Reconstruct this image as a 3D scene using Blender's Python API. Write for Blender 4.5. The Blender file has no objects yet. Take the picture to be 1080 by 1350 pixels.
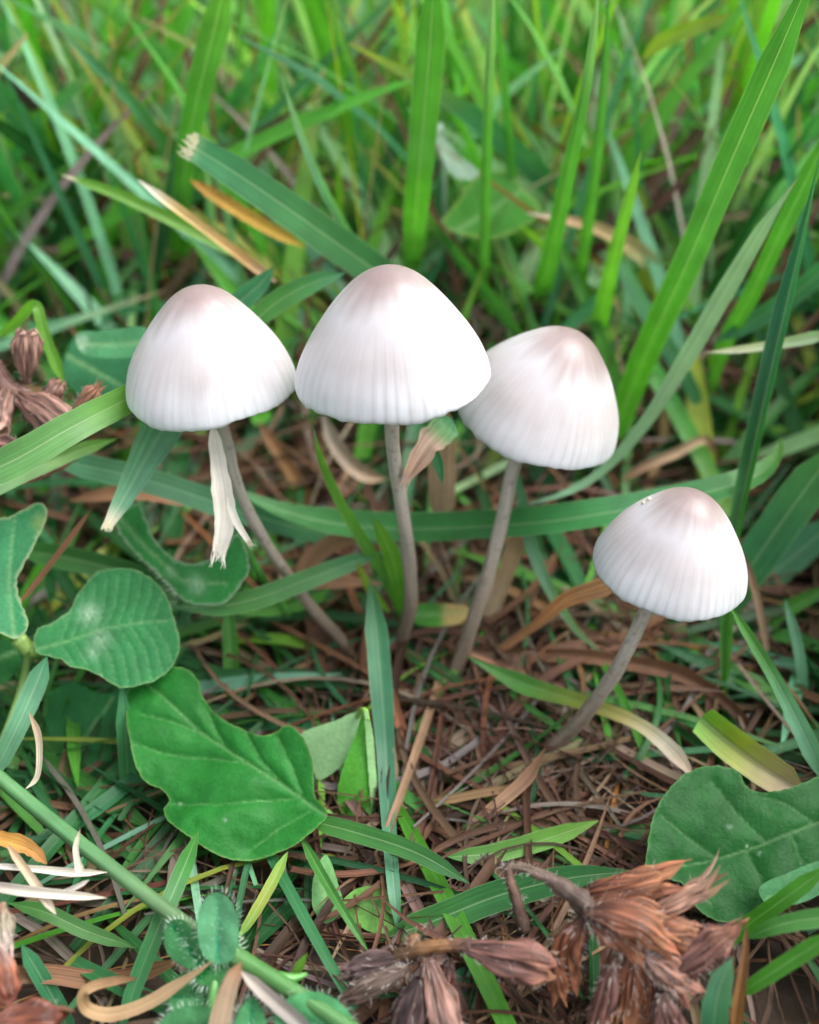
import bpy, math, random
from mathutils import Vector, Matrix, noise
from mathutils.geometry import delaunay_2d_cdt

# ------------------------------------------------------------------ camera, sky, sun, exposure
# all coordinates below are written in centimetres and stored in metres
U = 0.01
PITCH = math.radians(35.0)
CAM = Vector((0, 0, 9.0))
FPX = 1300.0                                   # focal length in pixels of a 1080 x 1350 frame
sc = bpy.context.scene
cam_data = bpy.data.cameras.new('camera')
cam = bpy.data.objects.new('camera', cam_data)
sc.collection.objects.link(cam)
cam.location = CAM * U
cam.rotation_euler = (math.pi / 2 - PITCH, 0, 0)
cam_data.sensor_fit = 'HORIZONTAL'
cam_data.sensor_width = 36
cam_data.lens = 36 * FPX / 1080
cam_data.clip_start = 0.002
cam_data.clip_end = 500
cam_data.dof.use_dof = True
cam_data.dof.focus_distance = 9.75 * U
cam_data.dof.aperture_fstop = (cam_data.lens / 1000) / (0.23 * U)
sc.camera = cam
sc.render.resolution_x, sc.render.resolution_y = 819, 1024

SUN_EL, SUN_AZ = math.radians(58), math.radians(85)      # azimuth from +Y towards +X
world = bpy.data.worlds.new('World'); sc.world = world; world.use_nodes = True
wn = world.node_tree.nodes; wl = world.node_tree.links
bg = wn['Background']
sky = wn.new('ShaderNodeTexSky'); sky.sky_type = 'NISHITA'; sky.sun_disc = False
sky.sun_elevation = SUN_EL; sky.sun_rotation = SUN_AZ
sky.air_density = 1.0; sky.dust_density = 4.0; sky.ozone_density = 1.0
hs = wn.new('ShaderNodeHueSaturation'); hs.inputs['Saturation'].default_value = 0.3
wl.new(sky.outputs[0], hs.inputs['Color']); wl.new(hs.outputs[0], bg.inputs[0])
bg.inputs[1].default_value = 0.15
sun_data = bpy.data.lights.new('sun', 'SUN'); sun = bpy.data.objects.new('sun', sun_data)
sc.collection.objects.link(sun)
sun_data.energy = 1.15; sun_data.angle = math.radians(40); sun_data.color = (1, 0.97, 0.92)
sd = Vector((math.sin(SUN_AZ) * math.cos(SUN_EL), math.cos(SUN_AZ) * math.cos(SUN_EL), math.sin(SUN_EL)))
sun.rotation_euler = sd.to_track_quat('Z', 'Y').to_euler()
sun.location = (0.3, 0.3, 1)
sc.view_settings.view_transform = 'Standard'
sc.view_settings.look = 'None'
sc.view_settings.exposure = 1.4
sc.view_settings.gamma = 1
sc.cycles.use_denoising = True
sc.cycles.max_bounces = 5
sc.cycles.transmission_bounces = 3
sc.cycles.diffuse_bounces = 3
sc.cycles.glossy_bounces = 2
sc.cycles.adaptive_threshold = 0.035

R = random.Random(7)
CP, SP = math.cos(PITCH), math.sin(PITCH)

# ------------------------------------------------------------------ geometry helpers
def at(px, py, Y):
    """the point that stands Y cm ahead of the camera's foot and is seen at a pixel of the 1080 x 1350 photo"""
    k = max(0.0, min(1.0, (py - 1040) / 160)); Y -= 0.4 * k * k * (3 - 2 * k)      # the things in front lie on top of the litter
    y = (675 - py) / FPX; x = (px - 540) / FPX
    d = Y / (CP + y * SP)
    return Vector((d * x, Y, 9.0 - d * (SP - y * CP)))
def depth_of(p): return (p - CAM).dot(Vector((0, CP, -SP)))
def pix(p):
    q = p - CAM; d = q.y * CP - q.z * SP
    if d < 0.3: return (-9999, -9999)
    return (540 + FPX * q.x / d, 675 - FPX * (q.y * SP + q.z * CP) / d)
def on_plane(px, py, p0, n):
    y = (675 - py) / FPX; x = (px - 540) / FPX
    d = Vector((x, CP + y * SP, -SP + y * CP))
    t = (p0 - CAM).dot(n) / d.dot(n)
    return CAM + d * t
def lerp(a, b, t): return a + (b - a) * t
def stops(lst, t):
    """piecewise linear over [(t, value)] where value is a float or a tuple"""
    if t <= lst[0][0]: return lst[0][1]
    for (a, va), (b, vb) in zip(lst, lst[1:]):
        if t <= b:
            k = (t - a) / max(b - a, 1e-6)
            return tuple(lerp(p, q, k) for p, q in zip(va, vb)) if isinstance(va, tuple) else lerp(va, vb, k)
    return lst[-1][1]
def catmull(P, n):
    """n+1 points along a smooth curve through P"""
    m = len(P)
    if m == 2: return [P[0].lerp(P[1], i / n) for i in range(n + 1)]
    out = []
    for i in range(n + 1):
        t = i / n * (m - 1); k = min(int(t), m - 2); u = t - k
        p1, p2 = P[k], P[k + 1]
        p0 = P[k - 1] if k else p1 * 2 - p2
        p3 = P[k + 2] if k + 2 < m else p2 * 2 - p1
        out.append(0.5 * ((2 * p1) + (p2 - p0) * u + (2 * p0 - 5 * p1 + 4 * p2 - p3) * u * u + (3 * p1 - p0 - 3 * p2 + p3) * u ** 3))
    return out
def jit(c, a, r=R):
    k = 1 + r.uniform(-a, a)
    return tuple(max(0.003, x * k * (1 + r.uniform(-a, a) * 0.4)) for x in c)

class MB:
    """collects vertices (cm), faces, per-vertex colour and uv; build() links ONE mesh object"""
    def __init__(s): s.v = []; s.f = []; s.c = []; s.uv = []
    def add(s, p, c=(1, 1, 1), uv=(0, 0)):
        s.v.append(p); s.c.append(c); s.uv.append(uv); return len(s.v) - 1
    def ribbon(s, pts, widths, cols, face=None, fold=0.12, roll=0.0, twist=0.0, ncol=5, arc=0.0, wob=0.0):
        n = len(pts) - 1; rows = []
        off = R.uniform(0, 50)
        for i, p in enumerate(pts):
            t = i / n
            tg = (pts[min(i + 1, n)] - pts[max(i - 1, 0)]).normalized()
            n0 = face if face is not None else (CAM - p).normalized()
            side = tg.cross(n0)
            if side.length < 1e-4: side = tg.cross(Vector((0.3, 0.2, 1)))
            side.normalize(); nm = side.cross(tg)
            a = roll + twist * t
            if a:
                q = Matrix.Rotation(a, 3, tg); side = q @ side; nm = q @ nm
            w = stops(widths, t); c0 = stops(cols, t); row = []
            for j in range(ncol):
                c = -1 + 2 * j / (ncol - 1)
                e = 1.0
                if wob: e = 1 + wob * noise.noise(Vector((t * 9 + off, c * 3, off)))
                q = p + side * (w * 0.5 * c * e) + nm * (w * (fold * (abs(c) - 0.5) + arc * (c * c - 0.4)))
                row.append(s.add(q, c0, (j / (ncol - 1), t)))
            rows.append(row)
        for a, b in zip(rows, rows[1:]):
            for j in range(ncol - 1): s.f.append((a[j], a[j + 1], b[j + 1], b[j]))
        return rows
    def tube(s, pts, radii, cols, nseg=10, rough=0.0, cap=True):
        n = len(pts) - 1; rows = []; ref = Vector((0.2, 0.9, 0.1))
        for i, p in enumerate(pts):
            t = i / n
            tg = (pts[min(i + 1, n)] - pts[max(i - 1, 0)]).normalized()
            a = tg.cross(ref).normalized(); b = tg.cross(a)
            r = stops(radii, t); c0 = stops(cols, t); row = []
            for j in range(nseg):
                an = 2 * math.pi * j / nseg
                rr = r * (1 + (rough * noise.noise(Vector((math.cos(an) * 1.5, math.sin(an) * 1.5, t * 14 + p.x))) if rough else 0))
                row.append(s.add(p + (a * math.cos(an) + b * math.sin(an)) * rr, c0, (j / nseg, t)))
            rows.append(row)
        for a, b in zip(rows, rows[1:]):
            for j in range(nseg):
                k = (j + 1) % nseg; s.f.append((a[j], a[k], b[k], b[j]))
        if cap:
            s.f.append(tuple(reversed(rows[0]))); s.f.append(tuple(rows[-1]))
        return rows
    def hair(s, p, d, L, w, c):
        """one tapering bristle, bent a little"""
        sd_ = d.cross(CAM - p)
        if sd_.length < 1e-5: return
        sd_ = sd_.normalized() * w
        b = Vector((R.uniform(-1, 1), R.uniform(-1, 1), R.uniform(-1, 1))) * L * 0.18
        m = p + d * L * 0.55 + b
        i = [s.add(p - sd_, c), s.add(p + sd_, c), s.add(m + sd_ * 0.7, c), s.add(m - sd_ * 0.7, c), s.add(p + d * L + b * 0.3, c)]
        s.f.append((i[0], i[1], i[2], i[3])); s.f.append((i[3], i[2], i[4]))
    def build(s, name, mat, parent=None, base=None, smooth=True):
        me = bpy.data.meshes.new(name)
        if parent is not None: o0 = Vector(parent['_o'])
        else: o0 = base if base is not None else Vector((0, 0, 0))
        me.from_pydata([tuple((p - o0) * U) for p in s.v], [], s.f)
        ca = me.color_attributes.new('col', 'FLOAT_COLOR', 'POINT')
        flat = []
        for c in s.c: flat += [c[0], c[1], c[2], 1.0]
        ca.data.foreach_set('color', flat)
        uvl = me.uv_layers.new(name='UVMap'); li = [0] * len(me.loops)
        me.loops.foreach_get('vertex_index', li)
        fu = []
        for i in li: fu += [s.uv[i][0], s.uv[i][1]]
        uvl.data.foreach_set('uv', fu)
        if smooth: me.polygons.foreach_set('use_smooth', [True] * len(me.polygons))
        me.materials.append(mat); me.update()
        o = bpy.data.objects.new(name, me); sc.collection.objects.link(o)
        if parent is not None: o.parent = ORIGIN[parent.name]['obj']
        else: o.location = o0 * U
        return o
ORIGIN = {}
class Root:
    """an Empty at a thing's base that parents its parts"""
def thing(name, base, label, cat, group=None):
    o = bpy.data.objects.new(name, None); sc.collection.objects.link(o)
    o.empty_display_size = 0.002
    o.location = base * U; o['label'] = label; o['category'] = cat
    if group: o['group'] = group
    return o
def part(mb, name, mat, root, under=None, kind=None):
    """a mesh part of ROOT (or a sub-part under the part UNDER)"""
    base = root.location / U
    o = mb.build(name, mat, None, base)
    o.location = (0, 0, 0); o.parent = under or root
    if kind: o['kind'] = kind
    return o
def tag(o, label, cat, group=None):
    o['label'] = label; o['category'] = cat
    if group: o['group'] = group
    return o

# ------------------------------------------------------------------ materials
def new_mat(name):
    m = bpy.data.materials.new(name); m.use_nodes = True
    nt = m.node_tree; b = nt.nodes['Principled BSDF']
    return m, nt, b
def node(nt, t, **kw):
    n = nt.nodes.new(t)
    for k, v in kw.items(): setattr(n, k, v)
    return n
def mul(nt, a, b):
    m = node(nt, 'ShaderNodeMath', operation='MULTIPLY'); nt.links.new(a, m.inputs[0])
    if isinstance(b, (int, float)): m.inputs[1].default_value = b
    else: nt.links.new(b, m.inputs[1])
    return m.outputs[0]
def ramp(nt, src, pts):
    r = node(nt, 'ShaderNodeValToRGB'); e = r.color_ramp.elements
    while len(e) < len(pts): e.new(0.5)
    for k, (p, c) in zip(e, pts): k.position = p; k.color = (*c, 1) if len(c) == 3 else c
    nt.links.new(src, r.inputs[0]); return r.outputs[0]
def g3(v): return (v, v, v)

def blade_material(name, rough=0.42, trans=0.3, streak=(26, 1.2), contrast=0.24, spec=0.5, rib=0.75, tcol=(1.15, 1.35, 0.5)):
    m, nt, b = new_mat(name)
    att = node(nt, 'ShaderNodeAttribute', attribute_name='col')
    uv = node(nt, 'ShaderNodeUVMap'); mp = node(nt, 'ShaderNodeMapping')
    oi = node(nt, 'ShaderNodeObjectInfo')
    mp.inputs['Scale'].default_value = (streak[0], streak[1], 1)
    nt.links.new(uv.outputs[0], mp.inputs[0])
    addv = node(nt, 'ShaderNodeVectorMath', operation='ADD')
    cmb = node(nt, 'ShaderNodeCombineXYZ'); nt.links.new(mul(nt, oi.outputs['Random'], 37), cmb.inputs[2])
    nt.links.new(mp.outputs[0], addv.inputs[0]); nt.links.new(cmb.outputs[0], addv.inputs[1])
    nz = node(nt, 'ShaderNodeTexNoise'); nz.inputs['Scale'].default_value = 1.0; nz.inputs['Detail'].default_value = 3
    nt.links.new(addv.outputs[0], nz.inputs['Vector'])
    st = ramp(nt, nz.outputs['Fac'], [(0.28, g3(1 - contrast)), (0.72, g3(1 + contrast * 0.75))])
    # blotches in the blade's own tissue
    nz2 = node(nt, 'ShaderNodeTexNoise'); nz2.inputs['Scale'].default_value = 260; nz2.inputs['Detail'].default_value = 4
    tc = node(nt, 'ShaderNodeTexCoord'); nt.links.new(tc.outputs['Object'], nz2.inputs['Vector'])
    bl = ramp(nt, nz2.outputs['Fac'], [(0.3, g3(0.84)), (0.7, g3(1.14))])
    m1 = node(nt, 'ShaderNodeMix', data_type='RGBA', blend_type='MULTIPLY'); m1.inputs[0].default_value = 1
    nt.links.new(att.outputs['Color'], m1.inputs[6]); nt.links.new(st, m1.inputs[7])
    m2 = node(nt, 'ShaderNodeMix', data_type='RGBA', blend_type='MULTIPLY'); m2.inputs[0].default_value = 1
    nt.links.new(m1.outputs[2], m2.inputs[6]); nt.links.new(bl, m2.inputs[7])
    col = m2.outputs[2]
    if rib:
        sp = node(nt, 'ShaderNodeSeparateXYZ'); nt.links.new(uv.outputs[0], sp.inputs[0])
        rr = ramp(nt, sp.outputs[0], [(0.0, g3(0.55)), (0.035, g3(0)), (0.47, g3(0)), (0.495, g3(0.8)), (0.505, g3(0.8)), (0.53, g3(0)), (0.965, g3(0)), (1.0, g3(0.55))])
        m3 = node(nt, 'ShaderNodeMix', data_type='RGBA'); nt.links.new(mul(nt, rr, rib), m3.inputs[0])
        sc2 = node(nt, 'ShaderNodeMix', data_type='RGBA', blend_type='MIX'); sc2.inputs[0].default_value = 0.45
        nt.links.new(col, sc2.inputs[6]); sc2.inputs[7].default_value = (0.75, 0.85, 0.55, 1)
        nt.links.new(col, m3.inputs[6]); nt.links.new(sc2.outputs[2], m3.inputs[7]); col = m3.outputs[2]
    nt.links.new(col, b.inputs['Base Color'])
    b.inputs['Roughness'].default_value = rough
    b.inputs['Specular IOR Level'].default_value = spec
    bp = node(nt, 'ShaderNodeBump'); bp.inputs['Strength'].default_value = 0.35; bp.inputs['Distance'].default_value = 0.0002
    nt.links.new(nz.outputs['Fac'], bp.inputs['Height']); nt.links.new(bp.outputs[0], b.inputs['Normal'])
    if trans:
        tr = node(nt, 'ShaderNodeBsdfTranslucent'); mx = node(nt, 'ShaderNodeMixShader'); mx.inputs[0].default_value = trans
        tm = node(nt, 'ShaderNodeMix', data_type='RGBA', blend_type='MULTIPLY'); tm.inputs[0].default_value = 1
        nt.links.new(col, tm.inputs[6]); tm.inputs[7].default_value = (*tcol, 1)
        nt.links.new(tm.outputs[2], tr.inputs[0])
        out = nt.nodes['Material Output']
        nt.links.new(b.outputs[0], mx.inputs[1]); nt.links.new(tr.outputs[0], mx.inputs[2]); nt.links.new(mx.outputs[0], out.inputs[0])
    return m
M_GRASS = blade_material('grass_tissue', trans=0.42)
M_STUFF = blade_material('grass_mass_tissue', rib=0.3, streak=(10, 1), trans=0.48, contrast=0.16, spec=0.35, tcol=(1.3, 1.4, 0.45))
M_DRY = blade_material('dry_grass_tissue', rough=0.65, trans=0.2, streak=(18, 0.8), contrast=0.5, rib=0.0, spec=0.3, tcol=(1.1, 1.0, 0.8))
M_STRAW = blade_material('bleached_straw', rough=0.7, trans=0.25, streak=(14, 0.7), contrast=0.22, rib=0.0, spec=0.3, tcol=(1, 1, 1))
M_PETAL = blade_material('dry_petal_tissue', rough=0.55, trans=0.22, streak=(40, 2.5), contrast=0.8, rib=0.0, spec=0.4, tcol=(1.3, 0.9, 0.6))
M_LEAF = blade_material('broad_leaf_tissue', rough=0.5, trans=0.25, streak=(40, 40), contrast=0.14, rib=0.0, spec=0.17)
M_STALK = blade_material('green_stalk_tissue', rough=0.4, trans=0.0, streak=(8, 3), contrast=0.25, rib=0.0)
M_HAIR = blade_material('fine_hair', rough=0.5, trans=0.3, contrast=0.0, rib=0.0, tcol=(1, 1, 1))

def cap_material():
    m, nt, b = new_mat('mushroom_cap_skin')
    att = node(nt, 'ShaderNodeAttribute', attribute_name='col')
    tc = node(nt, 'ShaderNodeTexCoord'); oi = node(nt, 'ShaderNodeObjectInfo')
    uv = node(nt, 'ShaderNodeUVMap'); sp = node(nt, 'ShaderNodeSeparateXYZ'); nt.links.new(uv.outputs[0], sp.inputs[0])
    # fine radial fibres: noise over the direction around the cap, stretched along the flank
    an = mul(nt, sp.outputs[0], 2 * math.pi)
    cs = node(nt, 'ShaderNodeMath', operation='COSINE'); nt.links.new(an, cs.inputs[0])
    sn = node(nt, 'ShaderNodeMath', operation='SINE'); nt.links.new(an, sn.inputs[0])
    def fib(freq, along):
        cb = node(nt, 'ShaderNodeCombineXYZ')
        nt.links.new(mul(nt, cs.outputs[0], freq), cb.inputs[0]); nt.links.new(mul(nt, sn.outputs[0], freq), cb.inputs[1])
        a2 = node(nt, 'ShaderNodeMath', operation='MULTIPLY_ADD'); nt.links.new(sp.outputs[1], a2.inputs[0]); a2.inputs[1].default_value = along
        nt.links.new(mul(nt, oi.outputs['Random'], 50), a2.inputs[2]); nt.links.new(a2.outputs[0], cb.inputs[2])
        n = node(nt, 'ShaderNodeTexNoise'); n.inputs['Scale'].default_value = 1; n.inputs['Detail'].default_value = 3
        nt.links.new(cb.outputs[0], n.inputs['Vector']); return n.outputs['Fac']
    f1, f2 = fib(26, 3.0), fib(5, 6.0)
    st = ramp(nt, f1, [(0.35, g3(0.955)), (0.68, g3(1.03))])
    pt = ramp(nt, f2, [(0.35, (0.965, 0.945, 0.94)), (0.62, g3(1.02))])
    m1 = node(nt, 'ShaderNodeMix', data_type='RGBA', blend_type='MULTIPLY'); m1.inputs[0].default_value = 1
    nt.links.new(att.outputs['Color'], m1.inputs[6]); nt.links.new(st, m1.inputs[7])
    m2 = node(nt, 'ShaderNodeMix', data_type='RGBA', blend_type='MULTIPLY'); m2.inputs[0].default_value = 1
    nt.links.new(m1.outputs[2], m2.inputs[6]); nt.links.new(pt, m2.inputs[7])
    # the fibres fade out towards the smooth peak
    m3 = node(nt, 'ShaderNodeMix', data_type='RGBA'); nt.links.new(ramp(nt, sp.outputs[1], [(0.25, g3(0.0)), (0.6, g3(1.0))]), m3.inputs[0])
    nt.links.new(att.outputs['Color'], m3.inputs[6]); nt.links.new(m2.outputs[2], m3.inputs[7])
    nt.links.new(m3.outputs[2], b.inputs['Base Color'])
    b.inputs['Roughness'].default_value = 0.38
    b.inputs['Subsurface Weight'].default_value = 0.55
    b.inputs['Subsurface Radius'].default_value = (1.0, 0.8, 0.7)
    b.inputs['Subsurface Scale'].default_value = 0.003
    bp = node(nt, 'ShaderNodeBump'); bp.inputs['Strength'].default_value = 0.12; bp.inputs['Distance'].default_value = 0.0002
    nt.links.new(f1, bp.inputs['Height']); nt.links.new(bp.outputs[0], b.inputs['Normal'])
    return m
M_CAP = cap_material()
def stem_material():
    m, nt, b = new_mat('mushroom_stem_skin')
    att = node(nt, 'ShaderNodeAttribute', attribute_name='col')
    uv = node(nt, 'ShaderNodeUVMap'); mp = node(nt, 'ShaderNodeMapping'); mp.inputs['Scale'].default_value = (10, 5, 1)
    nt.links.new(uv.outputs[0], mp.inputs[0])
    n1 = node(nt, 'ShaderNodeTexNoise'); n1.inputs['Scale'].default_value = 1; n1.inputs['Detail'].default_value = 5; n1.inputs['Roughness'].default_value = 0.7
    nt.links.new(mp.outputs[0], n1.inputs['Vector'])
    st = ramp(nt, n1.outputs['Fac'], [(0.3, g3(0.75)), (0.5, g3(1)), (0.75, g3(1.15))])
    tc = node(nt, 'ShaderNodeTexCoord')
    n2 = node(nt, 'ShaderNodeTexNoise'); n2.inputs['Scale'].default_value = 1500; n2.inputs['Detail'].default_value = 2
    nt.links.new(tc.outputs['Object'], n2.inputs['Vector'])
    sk = ramp(nt, n2.outputs['Fac'], [(0.33, g3(0.72)), (0.42, g3(1.0))])
    m1 = node(nt, 'ShaderNodeMix', data_type='RGBA', blend_type='MULTIPLY'); m1.inputs[0].default_value = 1
    nt.links.new(att.outputs['Color'], m1.inputs[6]); nt.links.new(st, m1.inputs[7])
    m2 = node(nt, 'ShaderNodeMix', data_type='RGBA', blend_type='MULTIPLY'); m2.inputs[0].default_value = 1
    nt.links.new(m1.outputs[2], m2.inputs[6]); nt.links.new(sk, m2.inputs[7])
    nt.links.new(m2.outputs[2], b.inputs['Base Color'])
    b.inputs['Roughness'].default_value = 0.4
    b.inputs['Subsurface Weight'].default_value = 0.2; b.inputs['Subsurface Scale'].default_value = 0.001
    bp = node(nt, 'ShaderNodeBump'); bp.inputs['Strength'].default_value = 0.4; bp.inputs['Distance'].default_value = 0.0002
    nt.links.new(n1.outputs['Fac'], bp.inputs['Height']); nt.links.new(bp.outputs[0], b.inputs['Normal'])
    return m
M_STEM = stem_material()
def soil_material():
    m, nt, b = new_mat('dark_soil')
    tc = node(nt, 'ShaderNodeTexCoord'); n = node(nt, 'ShaderNodeTexNoise')
    n.inputs['Scale'].default_value = 120; n.inputs['Detail'].default_value = 8
    nt.links.new(tc.outputs['Object'], n.inputs['Vector'])
    nt.links.new(ramp(nt, n.outputs['Fac'], [(0.3, (0.012, 0.008, 0.005)), (0.55, (0.035, 0.022, 0.013)), (0.75, (0.07, 0.048, 0.03))]), b.inputs['Base Color'])
    b.inputs['Roughness'].default_value = 0.9
    bp = node(nt, 'ShaderNodeBump'); bp.inputs['Strength'].default_value = 0.8; bp.inputs['Distance'].default_value = 0.002
    nt.links.new(n.outputs['Fac'], bp.inputs['Height']); nt.links.new(bp.outputs[0], b.inputs['Normal'])
    return m
M_SOIL = soil_material()

# colours of the tissues; the bluish greens partly carry painted sky sheen
G = (0.065, 0.24, 0.042); GB = (0.05, 0.23, 0.10); GL = (0.15, 0.36, 0.04); GD = (0.022, 0.125, 0.030)
GV = (0.08, 0.30, 0.03); PALE = (0.25, 0.43, 0.22); PB = (0.17, 0.41, 0.24); YG = (0.30, 0.36, 0.05)
TAN = (0.46, 0.31, 0.18); BROWN = (0.21, 0.105, 0.055); RED = (0.19, 0.075, 0.04); STRAW = (0.58, 0.45, 0.26)
CREAM = (0.78, 0.70, 0.55); ORANGE = (0.55, 0.29, 0.06); PINK = (0.60, 0.42, 0.32); GREY = (0.38, 0.33, 0.28)

# ------------------------------------------------------------------ the ground
mb = MB()
def soil_h(x, y): return 0.18 * noise.noise(Vector((x * 0.35, y * 0.35, 3))) + 0.10 * noise.noise(Vector((x * 1.1, y * 1.1, 9))) - 0.15
xs = [-5000, -1500, -400, -120] + [-60 + i * 1.2 for i in range(101)] + [120, 400, 1500, 5000]
ys = [-5000, -1500, -400, -100] + [-20 + i * 1.2 for i in range(101)] + [180, 400, 1500, 5000]
for y in ys:
    for x in xs: mb.add(Vector((x, y, soil_h(x, y))))
nx = len(xs)
for j in range(len(ys) - 1):
    for i in range(nx - 1):
        a = j * nx + i; mb.f.append((a, a + 1, a + nx + 1, a + nx))
o = mb.build('soil', M_SOIL); o['kind'] = 'structure'

# ------------------------------------------------------------------ uncountable stuff: lawn and thatch
YL = [(-500, 13.5), (330, 14.5), (480, 13.6), (560, 12.6), (700, 11.2), (780, 10.2), (860, 9.3), (1000, 7.7), (1350, 4.6), (2500, 2.0)]
def in_the_way(pts, zl=0.5):
    for p in pts:
        px, py = pix(p)
        z = zl if zl != 'litter' else stops([(700, 0.8), (850, 0.55), (960, 0.42), (1050, 0.3), (1150, 0.28), (1400, 0.2)], py)
        if -60 < px < 1140 and py < 1500 and p.z > z and p.y < stops(YL, py): return True
    return False
def random_blade(mbs, x, y, L, w, cols, lean, bend, droop, n=7, ncol=3, fold=0.15, zl=0.5, z0=None, dirz=None, curl=0.25, spin=0.0):
    az = R.uniform(0, 2 * math.pi) if dirz is None else dirz
    d = Vector((math.cos(az), math.sin(az), 0)); cur = Vector((R.uniform(-1, 1), R.uniform(-1, 1), 0)) * curl
    p = Vector((x, y, soil_h(x, y) - 0.05 if z0 is None else z0)); pts = [p.copy()]; a = lean
    for i in range(n):
        if spin: az += spin / n; d = Vector((math.cos(az), math.sin(az), 0))
        a += (bend + droop * i / n) / n
        step = (d * math.sin(a) + Vector((0, 0, 1)) * math.cos(a) + cur * (i / n)).normalized()
        p = p + step * (L / n); p.z = max(p.z, 0.02); pts.append(p.copy())
    if in_the_way(pts, zl): return False
    face = Vector((R.uniform(-1, 1), -0.8 + R.uniform(-0.7, 0.7), 0.5)).normalized() if a < 1.2 else Vector((R.uniform(-.5, .5), R.uniform(-.7, .3), 1)).normalized()
    mbs.ribbon(pts, [(0, w * 0.75), (0.35, w), (0.75, w * 0.8), (1, w * 0.06)], cols, face=face, fold=fold, ncol=ncol, twist=R.uniform(-0.6, 0.6))
    return True

def half_width(Y): return 5.5 + 0.46 * Y
lawn = MB(); thatch = MB()
green_mix = [(G, 4), (GV, 4.5), (GB, 3), (GL, 3), (PALE, 3.4), (GD, 0.8), (PB, 3), (YG, 0.6)]  # pale and bluish shares put haze and sky sheen into the colour
dead_mix = [(TAN, 1.6), (BROWN, 4.5), (RED, 3), (STRAW, 0.6), (GREY, 1.5), (PINK, 0.6), (ORANGE, 0.4), ((0.33, 0.17, 0.09), 3), ((0.12, 0.06, 0.035), 2)]
def pick(mix):
    t = R.uniform(0, sum(w for _, w in mix))
    for c, w in mix:
        t -= w
        if t <= 0: return c
    return mix[-1][0]
def green_cols():
    c = jit(tuple(1.2 * x for x in pick(green_mix)), 0.25)
    base = tuple(lerp(x, y, 0.35) for x, y in zip(c, YG)) if R.random() < 0.4 else c
    tip = jit(R.choice([TAN, YG, c, c, c]), 0.2)
    return [(0, base), (0.25, c), (0.8, c), (1, tip)]
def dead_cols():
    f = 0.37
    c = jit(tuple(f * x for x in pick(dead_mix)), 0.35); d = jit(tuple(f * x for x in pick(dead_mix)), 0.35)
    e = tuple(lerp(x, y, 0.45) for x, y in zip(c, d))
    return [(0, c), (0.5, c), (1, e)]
# standing grass behind the mushrooms, thinning to the far lawn
for i in range(4300):
    u = R.random(); Y = 12.5 + 60 * u ** 1.7
    X = R.uniform(-1, 1) * half_width(Y)
    L = R.uniform(3.5, 9) if Y < 20 else R.uniform(6, 12)
    w = R.uniform(0.10, 0.36) * (1.0 if Y < 30 else 1.5)
    random_blade(lawn, X, Y, L, w, green_cols(), R.uniform(0.0, 0.75), R.uniform(-0.2, 0.7), R.uniform(0, 0.8))
# a curtain of tall blades a hand behind the cluster
for i in range(420):
    Y = R.uniform(17, 30); X = R.uniform(-1, 1) * half_width(Y)
    random_blade(lawn, X, Y, R.uniform(8, 13), R.uniform(0.16, 0.42), green_cols(), R.uniform(0.0, 0.5), R.uniform(-0.1, 0.6), R.uniform(0, 0.8), n=9)
# thin pale blades and straws crossing at all angles
for i in range(1500):
    Y = 13 + 20 * R.random() ** 1.2; X = R.uniform(-1, 1) * half_width(Y)
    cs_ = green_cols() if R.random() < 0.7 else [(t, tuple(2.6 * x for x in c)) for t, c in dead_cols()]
    random_blade(lawn, X, Y, R.uniform(4, 10), R.uniform(0.05, 0.14), cs_, R.uniform(0.1, 1.3), R.uniform(-0.3, 0.6), R.uniform(0, 0.9), n=8, z0=R.uniform(0, 1.5), spin=R.gauss(0, 0.5))
# far lawn
for i in range(900):
    Y = R.uniform(60, 150); X = R.uniform(-1, 1) * half_width(Y)
    random_blade(lawn, X, Y, R.uniform(6, 12), R.uniform(0.5, 1.1), [(t, tuple(0.7 * x for x in c)) for t, c in green_cols()], R.uniform(0.0, 0.6), R.uniform(0, 0.6), 0.4, n=5)
# blades lying across the lower storey
for i in range(1700):
    Y = 10.8 + 24 * R.random() ** 1.3; X = R.uniform(-1, 1) * half_width(Y)
    random_blade(lawn, X, Y, R.uniform(3, 8), R.uniform(0.14, 0.42), green_cols(), R.uniform(0.8, 1.45), R.uniform(-0.1, 0.3), 0.2, z0=R.uniform(0.1, 3.2))
# low green leaves round the mushrooms' feet and beside the view
for i in range(900):
    Y = R.uniform(3.3, 12); X = R.uniform(-1, 1) * (half_width(Y) + 2)
    c = jit(pick([(G, 2), (GD, 3), (GB, 2), (GV, 1)]), 0.25)
    random_blade(lawn, X, Y, R.uniform(1.5, 4), R.uniform(0.08, 0.2), [(0, c), (1, c)], R.uniform(0.9, 1.45), R.uniform(0, 0.3), 0.2, z0=R.uniform(0.0, 0.3), zl='litter')
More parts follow.
